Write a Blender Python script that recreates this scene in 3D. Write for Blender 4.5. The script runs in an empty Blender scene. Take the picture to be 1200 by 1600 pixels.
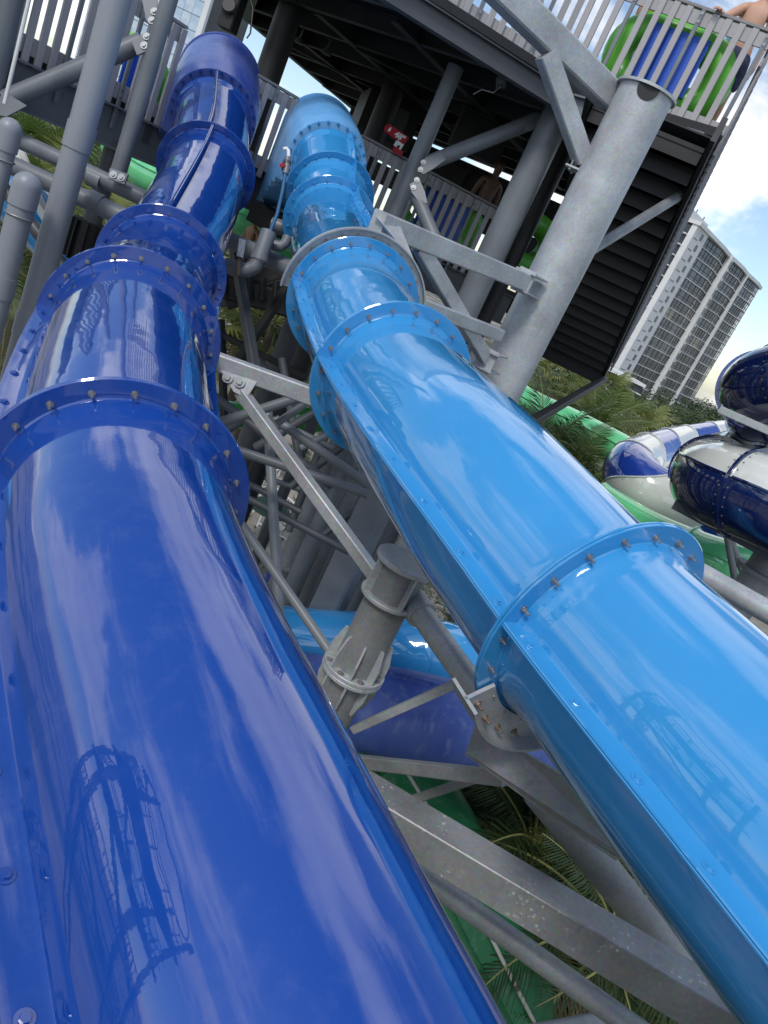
import bpy, bmesh, math, random
from mathutils import Vector, Matrix
random.seed(7)
scene = bpy.context.scene
col = scene.collection
V = Vector
PI = math.pi
# ------------------------------------------------------------------ camera
CAMZ = 16.0
F = 1150.0                                   # focal length in photo pixels (1200 x 1600)
PITCH = math.radians(18.5); ROLL = math.radians(25.5)
FW = V((0, math.cos(PITCH), -math.sin(PITCH)))
U0 = V((0, math.sin(PITCH), math.cos(PITCH)))
HX = V((1, 0, 0))
RX = math.cos(ROLL)*HX + math.sin(ROLL)*U0
UX = -math.sin(ROLL)*HX + math.cos(ROLL)*U0
CAM = V((0, 0, CAMZ))
cam = bpy.data.cameras.new('camera'); camo = bpy.data.objects.new('camera', cam); col.objects.link(camo)
cam.sensor_fit = 'VERTICAL'; cam.sensor_height = 36; cam.lens = 36*F/1600
cam.clip_start = 0.05; cam.clip_end = 3000
m = Matrix((RX, UX, -FW)).transposed().to_4x4(); m.translation = CAM
camo.matrix_world = m
scene.camera = camo
# ------------------------------------------------------------------ world, sun, exposure
SUN = V((-0.25, -0.60, 0.76)).normalized()
w = bpy.data.worlds.new('World'); scene.world = w; w.use_nodes = True
nt = w.node_tree; nt.nodes.clear()
def N(nt, t, **k):
    n = nt.nodes.new(t)
    for a, b in k.items():
        if a.startswith('i_'):
            n.inputs[a[2:].replace('_', ' ')].default_value = b
        else: setattr(n, a, b)
    return n
L = lambda nt, a, b: nt.links.new(a, b)
sky = N(nt, 'ShaderNodeTexSky', sky_type='NISHITA', sun_disc=False, sun_elevation=math.asin(SUN.z), sun_rotation=math.atan2(SUN.x, SUN.y), air_density=1.0, dust_density=0.8, ozone_density=1.4)
tc = N(nt, 'ShaderNodeTexCoord')
sx = N(nt, 'ShaderNodeSeparateXYZ'); L(nt, tc.outputs['Generated'], sx.inputs[0])
zz = N(nt, 'ShaderNodeMath', operation='MAXIMUM'); L(nt, sx.outputs[2], zz.inputs[0]); zz.inputs[1].default_value = 0
za = N(nt, 'ShaderNodeMath', operation='ADD'); L(nt, zz.outputs[0], za.inputs[0]); za.inputs[1].default_value = 0.32
cb = N(nt, 'ShaderNodeCombineXYZ')
for i in (0, 1):
    dv = N(nt, 'ShaderNodeMath', operation='DIVIDE'); L(nt, sx.outputs[i], dv.inputs[0]); L(nt, za.outputs[0], dv.inputs[1]); L(nt, dv.outputs[0], cb.inputs[i])
cb.inputs[2].default_value = 6.1
ns = N(nt, 'ShaderNodeTexNoise', i_Scale=1.55, i_Detail=10.0, i_Roughness=0.58, i_Distortion=0.25); L(nt, cb.outputs[0], ns.inputs['Vector'])
rp = N(nt, 'ShaderNodeMapRange', interpolation_type='SMOOTHSTEP'); L(nt, ns.outputs[0], rp.inputs['Value'])
rp.inputs['From Min'].default_value = 0.475; rp.inputs['From Max'].default_value = 0.60
ns2 = N(nt, 'ShaderNodeTexNoise', i_Scale=3.5, i_Detail=6.0); L(nt, cb.outputs[0], ns2.inputs['Vector'])
cc = N(nt, 'ShaderNodeMapRange'); L(nt, ns2.outputs[0], cc.inputs['Value'])
cc.inputs['From Min'].default_value = 0.3; cc.inputs['From Max'].default_value = 0.7; cc.inputs['To Min'].default_value = 5.8; cc.inputs['To Max'].default_value = 8.4
ccol = N(nt, 'ShaderNodeVectorMath', operation='SCALE'); ccol.inputs[0].default_value = (0.97, 0.985, 1.0); L(nt, cc.outputs[0], ccol.inputs['Scale'])
mx = N(nt, 'ShaderNodeMix', data_type='RGBA'); L(nt, rp.outputs[0], mx.inputs['Factor']); L(nt, sky.outputs[0], mx.inputs['A']); L(nt, ccol.outputs[0], mx.inputs['B'])
bg = N(nt, 'ShaderNodeBackground'); bg.inputs['Strength'].default_value = 0.125
L(nt, mx.outputs['Result'], bg.inputs['Color'])
wo = N(nt, 'ShaderNodeOutputWorld'); L(nt, bg.outputs[0], wo.inputs[0])
sun = bpy.data.lights.new('sun', 'SUN'); sun.energy = 1.5; sun.angle = math.radians(14); sun.color = (1, 0.96, 0.9)
suno = bpy.data.objects.new('sun', sun); col.objects.link(suno)
suno.rotation_euler = (-SUN).to_track_quat('-Z', 'Y').to_euler()
scene.view_settings.view_transform = 'Standard'; scene.view_settings.look = 'None'
scene.view_settings.exposure = 0.45; scene.view_settings.gamma = 1.0; scene.view_settings.use_curve_mapping = False
scene.cycles.use_denoising = True
scene.cycles.max_bounces = 8

# ------------------------------------------------------------------ helpers
def ray(px, py): return FW + (px-600)/F*RX + (800-py)/F*UX
def at(px, py, d): return CAM + d*ray(px, py)
def atz(px, py, z):
    r = ray(px, py); return CAM + (z/r.z)*r
def rel(x, y, z): return V((x, y, CAMZ+z))
def project(p):
    q = p-CAM; d = q.dot(FW); return (600+F*q.dot(RX)/d, 800-F*q.dot(UX)/d, d)
Z = V((0, 0, 1))
def thing(name, label, cat, loc=(0, 0, 0), group=None, kind=None):
    o = bpy.data.objects.new(name, None); col.objects.link(o); o.location = loc
    return tag(o, label, cat, group, kind or 'thing')
def tag(o, label=None, cat=None, group=None, kind=None):
    if label: o['label'] = label
    if cat: o['category'] = cat
    if group: o['group'] = group
    if kind: o['kind'] = kind
    return o
def org(p):
    t = V((0, 0, 0))
    while p is not None: t += V(p.location); p = p.parent
    return t
def frame(t, up=Z):
    t = t.normalized()
    s = t.cross(up)
    if s.length < 1e-4: s = t.cross(V((0, 1, 0)))
    s.normalize(); return t, s, s.cross(t)
class MB:
    def __init__(s): s.v = []; s.f = []
    def add(s, vs, fs):
        b = len(s.v); s.v += [V(p) for p in vs]; s.f += [[b+i for i in f] for f in fs]
    def sect(s, p0, p1, prof, up=Z, prof2=None):
        """extrude a 2D profile (side, up) from p0 to p1"""
        t, sd, u = frame(p1-p0, up); n = len(prof); prof2 = prof2 or prof
        vs = [p0+sd*a+u*b for a, b in prof]+[p1+sd*a+u*b for a, b in prof2]
        fs = [[i, (i+1) % n, n+(i+1) % n, n+i] for i in range(n)]
        fs += [list(range(n-1, -1, -1)), list(range(n, 2*n))]
        s.add(vs, fs)
    def beam(s, p0, p1, w, h, up=Z, c=None):
        c = min(w, h)*0.08 if c is None else c; a, b = w/2, h/2
        if c <= 0: pr = [(-a, -b), (a, -b), (a, b), (-a, b)]
        else: pr = [(-a+c, -b), (a-c, -b), (a, -b+c), (a, b-c), (a-c, b), (-a+c, b), (-a, b-c), (-a, -b+c)]
        s.sect(p0, p1, pr, up)
    def ibeam(s, p0, p1, w, h, tf=0.02, tw=0.014, up=Z):
        a, b, t = w/2, h/2, tw/2
        s.sect(p0, p1, [(-a, -b), (a, -b), (a, -b+tf), (t, -b+tf), (t, b-tf), (a, b-tf), (a, b), (-a, b), (-a, b-tf), (-t, b-tf), (-t, -b+tf), (-a, -b+tf)], up)
    def tube(s, p0, p1, r0, r1=None, n=16):
        r1 = r0 if r1 is None else r1
        c = [(math.cos(2*PI*i/n), math.sin(2*PI*i/n)) for i in range(n)]
        s.sect(p0, p1, [(x*r0, y*r0) for x, y in c], Z, [(x*r1, y*r1) for x, y in c])
    def path(s, pts, r, n=10, closed=False, rs=None):
        k = len(pts); rings = []
        prev = None
        for i, p in enumerate(pts):
            if closed: t = pts[(i+1) % k]-pts[i-1]
            else: t = pts[min(i+1, k-1)]-pts[max(i-1, 0)]
            t.normalize()
            if prev is None:
                _, sd, u = frame(t)
            else:
                u = prev-t*prev.dot(t); u.normalize(); sd = t.cross(u)
            prev = u; rr = rs[i] if rs else r
            rings.append([p+sd*(rr*math.cos(2*PI*j/n))+u*(rr*math.sin(2*PI*j/n)) for j in range(n)])
        fs = []
        for i in range(k if closed else k-1):
            a, b = i*n, ((i+1) % k)*n
            fs += [[a+j, a+(j+1) % n, b+(j+1) % n, b+j] for j in range(n)]
        if not closed: fs += [list(range(n-1, -1, -1)), list(range((k-1)*n, k*n))]
        s.add([q for r_ in rings for q in r_], fs)
    def prism(s, poly, vec):
        n = len(poly); vec = V(vec)
        s.add([V(p) for p in poly]+[V(p)+vec for p in poly],
              [list(range(n-1, -1, -1)), list(range(n, 2*n))]+[[i, (i+1) % n, n+(i+1) % n, n+i] for i in range(n)])
    def box(s, c, dx, dy, dz):
        c = V(c); vs = [c+V(dx)*a+V(dy)*b+V(dz)*e for a in (-1, 1) for b in (-1, 1) for e in (-1, 1)]
        s.add(vs, [[0, 1, 3, 2], [4, 6, 7, 5], [0, 4, 5, 1], [2, 3, 7, 6], [0, 2, 6, 4], [1, 5, 7, 3]])
    def lathe(s, c, axis, prof, n=32, a0=0.0, a1=2*PI, up=Z, closed_prof=False):
        """prof: (radius, along-axis)"""
        t, sd, u = frame(V(axis), up); full = abs(a1-a0) > 2*PI-1e-3; m_ = n if full else n+1; k = len(prof)
        vs = []
        for i in range(m_):
            a = a0+(a1-a0)*i/n
            d = sd*math.cos(a)+u*math.sin(a)
            vs += [V(c)+d*r+t*h for r, h in prof]
        fs = []
        for i in range(n):
            A, B = i*k, ((i+1) % m_)*k
            fs += [[A+j, A+(j+1) % k, B+(j+1) % k, B+j] for j in range(k if closed_prof else k-1)]
        if closed_prof and not full: fs += [list(range(k)), list(range((m_-1)*k, m_*k))[::-1]]
        s.add(vs, fs)
    def mesh(s, name, mat, smooth=35, off=V((0, 0, 0))):
        me = bpy.data.meshes.new(name); me.from_pydata([tuple(p-off) for p in s.v], [], s.f)
        bm = bmesh.new(); bm.from_mesh(me); bmesh.ops.recalc_face_normals(bm, faces=bm.faces); bm.to_mesh(me); bm.free()
        if smooth:
            me.polygons.foreach_set('use_smooth', [True]*len(me.polygons)); me.set_sharp_from_angle(angle=math.radians(smooth))
        if mat: me.materials.append(mat)
        return me
    def build(s, name, mat, parent=None, smooth=35):
        off = org(parent)
        if parent is None:
            zs = min(p.z for p in s.v); c = sum(s.v, V((0, 0, 0)))/len(s.v); off = V((c.x, c.y, zs))
        o = bpy.data.objects.new(name, s.mesh(name, mat, smooth, off)); col.objects.link(o)
        if parent is None: o.location = off
        else: o.parent = parent
        return o
def inst(name, me, parent, M):
    """shared-mesh part at world matrix M"""
    o = bpy.data.objects.new(name, me); col.objects.link(o)
    if parent is not None:
        o.parent = parent; M = M.copy(); M.translation = M.translation-org(parent)
    o.matrix_basis = M
    return o
def mat_axes(p, t, up=Z):
    t, s, u = frame(t, up)
    M = Matrix((s, u, -t)).transposed() if False else Matrix((u, t.cross(u)*1.0, t)).transposed()
    M = M.to_4x4(); M.translation = p; return M      # local z along t
def B(name, p0, p1, w, h, mat, parent=None, up=Z):
    b = MB(); b.beam(p0, p1, w, h, up); return b.build(name, mat, parent)
def T(name, p0, p1, r, mat, parent=None, r1=None, n=20):
    b = MB(); b.tube(p0, p1, r, r1, n); return b.build(name, mat, parent)
def BOX(name, c, dx, dy, dz, mat, parent=None):
    b = MB(); b.box(c, dx, dy, dz); return b.build(name, mat, parent, 0)

# ------------------------------------------------------------------ materials
def new_mat(name):
    m_ = bpy.data.materials.new(name); m_.use_nodes = True
    n = m_.node_tree; p = n.nodes['Principled BSDF']; return m_, n, p
def srgb(r, g, b):
    f = lambda c: (c/255/12.92 if c/255 <= .04045 else ((c/255+.055)/1.055)**2.4)
    return (f(r), f(g), f(b), 1)
def noise_mix(n, p, c1, c2, scale=4, detail=6, lo=0.35, hi=0.65, stretch=(1, 1, 1), vec='Object', rough=0.6):
    tcn = N(n, 'ShaderNodeTexCoord'); mp = N(n, 'ShaderNodeMapping'); mp.inputs['Scale'].default_value = stretch
    L(n, tcn.outputs[vec], mp.inputs[0])
    no = N(n, 'ShaderNodeTexNoise', i_Scale=scale, i_Detail=detail, i_Roughness=rough); L(n, mp.outputs[0], no.inputs['Vector'])
    mr = N(n, 'ShaderNodeMapRange'); L(n, no.outputs[0], mr.inputs['Value']); mr.inputs['From Min'].default_value = lo; mr.inputs['From Max'].default_value = hi
    mi = N(n, 'ShaderNodeMix', data_type='RGBA'); L(n, mr.outputs[0], mi.inputs['Factor']); mi.inputs['A'].default_value = c1; mi.inputs['B'].default_value = c2
    L(n, mi.outputs['Result'], p.inputs['Base Color'])
    return mp, no, mr, mi
def bump(n, p, src, strength=0.2, dist=0.01):
    b = N(n, 'ShaderNodeBump'); b.inputs['Strength'].default_value = strength; b.inputs['Distance'].default_value = dist
    L(n, src, b.inputs['Height']); L(n, b.outputs[0], p.inputs['Normal']); return b
def gelcoat(name, c, c2=None, rough=0.07, coat=1.0, wav=0.005, dull=False):
    m_, n, p = new_mat(name)
    c2 = c2 or tuple(x*0.86 for x in c[:3])+(1,)
    mp, no, mr, mi = noise_mix(n, p, c, c2, 1.3, 5, .3, .7)
    p.inputs['Roughness'].default_value = rough; p.inputs['Coat Weight'].default_value = coat; p.inputs['Coat Roughness'].default_value = 0.02 if not dull else 0.25
    p.inputs['IOR'].default_value = 1.5; p.inputs['Specular IOR Level'].default_value = .2; p.inputs['Coat IOR'].default_value = 1.68 if not dull else 1.5
    no2 = N(n, 'ShaderNodeTexNoise', i_Scale=3.2, i_Detail=1.5); L(n, mp.outputs[0], no2.inputs['Vector'])
    no3 = N(n, 'ShaderNodeTexNoise', i_Scale=60, i_Detail=1.0); L(n, mp.outputs[0], no3.inputs['Vector'])
    ad = N(n, 'ShaderNodeMath', operation='MULTIPLY_ADD'); L(n, no3.outputs[0], ad.inputs[0]); ad.inputs[1].default_value = 0.009; L(n, no2.outputs[0], ad.inputs[2])
    b = bump(n, p, ad.outputs[0], 1.0, wav); L(n, b.outputs[0], p.inputs['Coat Normal'])
    # thin dried-water film and runs
    mpf = N(n, 'ShaderNodeMapping'); mpf.inputs['Scale'].default_value = (1, 1, .25); L(n, mp.inputs[0].links[0].from_socket, mpf.inputs[0])
    nf = N(n, 'ShaderNodeTexNoise', i_Scale=11, i_Detail=10, i_Roughness=.72); L(n, mpf.outputs[0], nf.inputs['Vector'])
    mf = N(n, 'ShaderNodeMapRange'); L(n, nf.outputs[0], mf.inputs['Value']); mf.inputs['From Min'].default_value = .52; mf.inputs['From Max'].default_value = .8; mf.inputs['To Max'].default_value = .06 if not dull else .25
    xf = N(n, 'ShaderNodeMix', data_type='RGBA'); L(n, mf.outputs[0], xf.inputs['Factor']); L(n, mi.outputs['Result'], xf.inputs['A']); xf.inputs['B'].default_value = (.42, .44, .46, 1); L(n, xf.outputs['Result'], p.inputs['Base Color'])
    # fine scuffs in the gloss
    no4 = N(n, 'ShaderNodeTexNoise', i_Scale=9, i_Detail=8); L(n, mp.outputs[0], no4.inputs['Vector'])
    m4 = N(n, 'ShaderNodeMapRange'); L(n, no4.outputs[0], m4.inputs['Value']); m4.inputs['From Min'].default_value = .35; m4.inputs['From Max'].default_value = .75
    m4.inputs['To Min'].default_value = rough; m4.inputs['To Max'].default_value = rough+0.12; L(n, m4.outputs[0], p.inputs['Roughness'])
    return m_
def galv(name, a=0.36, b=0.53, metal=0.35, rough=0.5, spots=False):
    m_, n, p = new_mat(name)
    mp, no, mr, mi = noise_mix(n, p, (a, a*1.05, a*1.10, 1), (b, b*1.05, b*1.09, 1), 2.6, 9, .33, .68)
    vo = N(n, 'ShaderNodeTexVoronoi', i_Scale=55.0); L(n, mp.outputs[0], vo.inputs['Vector'])
    hs = N(n, 'ShaderNodeMix', data_type='RGBA', blend_type='MULTIPLY'); hs.inputs['Factor'].default_value = 0.22
    L(n, mi.outputs['Result'], hs.inputs['A']); L(n, vo.outputs['Color'], hs.inputs['B'])
    # rain streaks / scratches
    st = N(n, 'ShaderNodeTexNoise', i_Scale=14, i_Detail=7, i_Roughness=.7)
    mp2 = N(n, 'ShaderNodeMapping'); mp2.inputs['Scale'].default_value = (1, 1, .12); L(n, mp.inputs[0].links[0].from_socket, mp2.inputs[0]); L(n, mp2.outputs[0], st.inputs['Vector'])
    ms = N(n, 'ShaderNodeMapRange'); L(n, st.outputs[0], ms.inputs['Value']); ms.inputs['From Min'].default_value = .58; ms.inputs['From Max'].default_value = .75; ms.inputs['To Max'].default_value = .45
    h2 = N(n, 'ShaderNodeMix', data_type='RGBA'); L(n, ms.outputs[0], h2.inputs['Factor']); L(n, hs.outputs['Result'], h2.inputs['A']); h2.inputs['B'].default_value = (a*.55, a*.56, a*.58, 1)
    last = h2.outputs['Result']
    if spots:
        v2 = N(n, 'ShaderNodeTexVoronoi', i_Scale=36.0); L(n, mp.outputs[0], v2.inputs['Vector'])
        m2 = N(n, 'ShaderNodeMapRange'); L(n, v2.outputs['Distance'], m2.inputs['Value']); m2.inputs['From Min'].default_value = .34; m2.inputs['From Max'].default_value = .24
        n3 = N(n, 'ShaderNodeTexNoise', i_Scale=5.5, i_Detail=3); L(n, mp.outputs[0], n3.inputs['Vector'])
        m3 = N(n, 'ShaderNodeMapRange'); L(n, n3.outputs[0], m3.inputs['Value']); m3.inputs['From Min'].default_value = .55; m3.inputs['From Max'].default_value = .63
        v3 = N(n, 'ShaderNodeTexNoise', i_Scale=70, i_Detail=3); L(n, mp.outputs[0], v3.inputs['Vector'])
        m5 = N(n, 'ShaderNodeMapRange'); L(n, v3.outputs[0], m5.inputs['Value']); m5.inputs['From Min'].default_value = .42; m5.inputs['From Max'].default_value = .58
        mu = N(n, 'ShaderNodeMath', operation='MULTIPLY'); L(n, m2.outputs[0], mu.inputs[0]); L(n, m3.outputs[0], mu.inputs[1])
        mu2 = N(n, 'ShaderNodeMath', operation='MULTIPLY'); L(n, mu.outputs[0], mu2.inputs[0]); L(n, m5.outputs[0], mu2.inputs[1])
        h3 = N(n, 'ShaderNodeMix', data_type='RGBA'); L(n, mu2.outputs[0], h3.inputs['Factor']); L(n, last, h3.inputs['A']); h3.inputs['B'].default_value = (.55, .57, .58, 1)
        last = h3.outputs['Result']
    L(n, last, p.inputs['Base Color'])
    p.inputs['Metallic'].default_value = metal; p.inputs['Roughness'].default_value = rough
    bump(n, p, no.outputs[0], .25, .01)
    return m_
def paint(name, c, c2=None, rough=0.5, scale=3, metal=0.0, bmp=0.12, stretch=(1, 1, 1), spec=0.5):
    m_, n, p = new_mat(name)
    c2 = c2 or tuple(x*0.78 for x in c[:3])+(1,)
    mp, no, mr, mi = noise_mix(n, p, c, c2, scale, 8, .35, .7, stretch)
    p.inputs['Roughness'].default_value = rough; p.inputs['Metallic'].default_value = metal; p.inputs['Specular IOR Level'].default_value = spec
    if bmp: bump(n, p, no.outputs[0], bmp, .01)
    return m_
M = {}
M['dark_blue'] = gelcoat('dark_blue_gelcoat', (0.006, 0.048, 0.27, 1), (0.007, 0.053, 0.295, 1))
M['light_blue'] = gelcoat('light_blue_gelcoat', (0.032, 0.255, 0.565, 1), (0.04, 0.28, 0.61, 1), wav=0.004)
M['dark_blue_dull'] = gelcoat('dark_blue_scuffed', (0.02, 0.05, 0.26, 1), (0.08, 0.12, 0.36, 1), rough=.3, coat=.35, dull=True)
M['light_blue_dull'] = gelcoat('light_blue_scuffed_brightened', (0.10, 0.37, 0.76, 1), (0.22, 0.50, 0.86, 1), rough=.3, coat=.35, dull=True)  # scuffed hood gelcoat, also lightened to make up for shade under the deck
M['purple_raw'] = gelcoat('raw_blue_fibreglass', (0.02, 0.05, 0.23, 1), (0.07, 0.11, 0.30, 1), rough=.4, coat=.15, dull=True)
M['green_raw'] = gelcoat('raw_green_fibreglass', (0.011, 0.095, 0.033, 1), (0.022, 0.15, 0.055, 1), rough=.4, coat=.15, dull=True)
M['pale_green'] = gelcoat('pale_green_gelcoat', (0.10, 0.50, 0.20, 1), (0.14, 0.58, 0.26, 1))
M['green'] = gelcoat('green_gelcoat', (0.05, 0.33, 0.06, 1))
M['navy'] = gelcoat('navy_gelcoat', (0.004, 0.012, 0.075, 1))
M['royal'] = gelcoat('royal_gelcoat', (0.012, 0.05, 0.33, 1))
M['ivory'] = gelcoat('ivory_gelcoat', (0.62, 0.64, 0.60, 1), (0.55, 0.57, 0.53, 1), rough=.15)
M['galv'] = galv('galvanised_steel')
M['galv_spots'] = galv('stained_shaded_galvanised_steel', .20, .31, spots=True)  # stains, plus shade on the low beam put into the base colour
M['galv_dark'] = galv('dull_shaded_galvanised_steel', .20, .31)  # weathered darker copy of galv; shade on the lower steel is in the colour
M['bolt'] = paint('zinc_bolt', (.33, .34, .36, 1), (.2, .2, .21, 1), .38, 40, .6, 0)
M['rust_bolt'] = paint('rusty_bolt', (.24, .15, .10, 1), (.30, .28, .26, 1), .5, 60, .5, 0)
M['grey'] = paint('grey_steel_paint', (.165, .185, .205, 1), (.125, .14, .158, 1), .42, 2.2)
M['grey_dark'] = paint('dark_grey_steel_paint', (.07, .077, .088, 1), (.052, .058, .067, 1), .45, 2.2)
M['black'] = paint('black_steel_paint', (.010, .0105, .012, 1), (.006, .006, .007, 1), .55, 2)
M['pvc'] = paint('grey_plastic_pipe', (.25, .27, .305, 1), (.2, .217, .25, 1), .42, 1.6, 0, .03, (1, 1, .25))
M['board'] = paint('grey_composite_board', (.38, .37, .385, 1), (.29, .28, .29, 1), .6, 5, 0, .15, (1, 1, .2))
M['board_dark'] = paint('weathered_composite_board', (.24, .235, .245, 1), (.18, .175, .18, 1), .65, 5)
M['white'] = paint('white_paint', (.72, .73, .72, 1), (.62, .63, .62, 1), .5)
M['red'] = paint('red_sign', (.36, .012, .022, 1), (.30, .01, .02, 1), .4)
M['panel_blue'] = paint('blue_vinyl', (.02, .11, .62, 1), (.02, .095, .55, 1), .4, 3)
M['vinyl_green'] = paint('green_vinyl', (.15, .55, .05, 1), (.12, .48, .05, 1), .32, 3)
# ------------------------------------------------------------------ bolts (shared meshes)
def bolt_mesh(name, mat, s=1.0):
    b = MB()
    b.tube(V((0, 0, 0)), V((0, 0, .003*s)), .0155*s, n=14)
    c = [(math.cos(PI/3*i)*.011*s, math.sin(PI/3*i)*.011*s) for i in range(6)]
    b.sect(V((0, 0, .003*s)), V((0, 0, .013*s)), c)
    b.tube(V((0, 0, .013*s)), V((0, 0, .034*s)), .0062*s, n=8)
    return b.mesh(name, mat, 40)
def head_mesh(name, mat, s=1.0):
    b = MB()
    b.tube(V((0, 0, 0)), V((0, 0, .003*s)), .02*s, n=14)
    c = [(math.cos(PI/3*i)*.012*s, math.sin(PI/3*i)*.012*s) for i in range(6)]
    b.sect(V((0, 0, .003*s)), V((0, 0, .010*s)), c, Z, [(x*.9, y*.9) for x, y in c])
    return b.mesh(name, mat, 40)
BOLTS = [bolt_mesh('bolt', M['bolt'], k) for k in (.78, .84, .9)]; BOLT = BOLTS[1]; RBOLT = bolt_mesh('rusty_bolt', M['rust_bolt'])
HEAD = {k: head_mesh('bolt_head_'+k, M[k]) for k in ('dark_blue', 'light_blue')}
BIG = head_mesh('large_bolt_head', M['galv'], 1.9)
MID = head_mesh('medium_bolt_head', M['bolt'], 1.1)
DOT = head_mesh('small_bolt_head', M['bolt'], .62)
# ------------------------------------------------------------------ swept slides
def catmull(pts, step=0.035):
    P = [2*pts[0]-pts[1]]+list(pts)+[2*pts[-1]-pts[-2]]
    out = []; keys = []
    for i in range(1, len(P)-2):
        p0, p1, p2, p3 = P[i-1:i+3]; keys.append(len(out))
        t0 = 0; t1 = t0+(p1-p0).length**.5; t2 = t1+(p2-p1).length**.5; t3 = t2+(p3-p2).length**.5
        n = max(2, int((p2-p1).length/step))
        for k in range(n):
            t = t1+(t2-t1)*k/n
            a1 = p0*((t1-t)/(t1-t0))+p1*((t-t0)/(t1-t0)); a2 = p1*((t2-t)/(t2-t1))+p2*((t-t1)/(t2-t1)); a3 = p2*((t3-t)/(t3-t2))+p3*((t-t2)/(t3-t2))
            b1 = a1*((t2-t)/(t2-t0))+a2*((t-t0)/(t2-t0)); b2 = a2*((t3-t)/(t3-t1))+a3*((t-t1)/(t3-t1))
            out.append(b1*((t2-t)/(t2-t1))+b2*((t-t1)/(t2-t1)))
    keys.append(len(out)); out.append(P[-2].copy())
    return out, keys
def frames(pts):
    fr = []
    for i in range(len(pts)):
        t = (pts[min(i+1, len(pts)-1)]-pts[max(i-1, 0)]).normalized()
        _, s, u = frame(t); fr.append((t, s, u))
    return fr
def smooth_pts(pts, it=8):
    for _ in range(it):
        pts = [pts[0]]+[(pts[i-1]+pts[i]*2+pts[i+1])/4 for i in range(1, len(pts)-1)]+[pts[-1]]
    return pts
def arc_mesh(pts, fr, i0, i1, rad, a0, a1, n=56, thick=.012, shape=None, twist=0):
    """half or whole shell with thickness between samples i0..i1"""
    b = MB(); full = abs(a1-a0) > 2*PI-1e-3; m_ = n if full else n+1
    idx = list(range(i0, i1+1)); K = len(idx)
    for sgn in ((0, 1) if thick else (0,)):
        vs = []
        for q, i in enumerate(idx):
            t, s, u = fr[i]
            r = rad(q, K) if callable(rad) else rad
            for j in range(m_):
                a = a0+(a1-a0)*j/n+twist*i; rr = r-thick*sgn
                sc = shape(a) if shape else 1
                vs.append(pts[i]+s*(rr*sc*math.cos(a))+u*(rr*sc*math.sin(a)))
        fs = []
        for q in range(K-1):
            for j in range(n):
                fs.append([q*m_+j, q*m_+(j+1) % m_, (q+1)*m_+(j+1) % m_, (q+1)*m_+j])
        b.add(vs, fs)
    if thick:
        o = K*m_
        for j in range(n):
            j2 = (j+1) % m_
            b.f.append([j, j2, o+j2, o+j]); e = (K-1)*m_; b.f.append([e+j, e+j2, o+e+j2, o+e+j])
        if not full:
            for q in range(K-1):
                for j in (0, n):
                    b.f.append([q*m_+j, (q+1)*m_+j, o+(q+1)*m_+j, o+q*m_+j])
    return b
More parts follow.
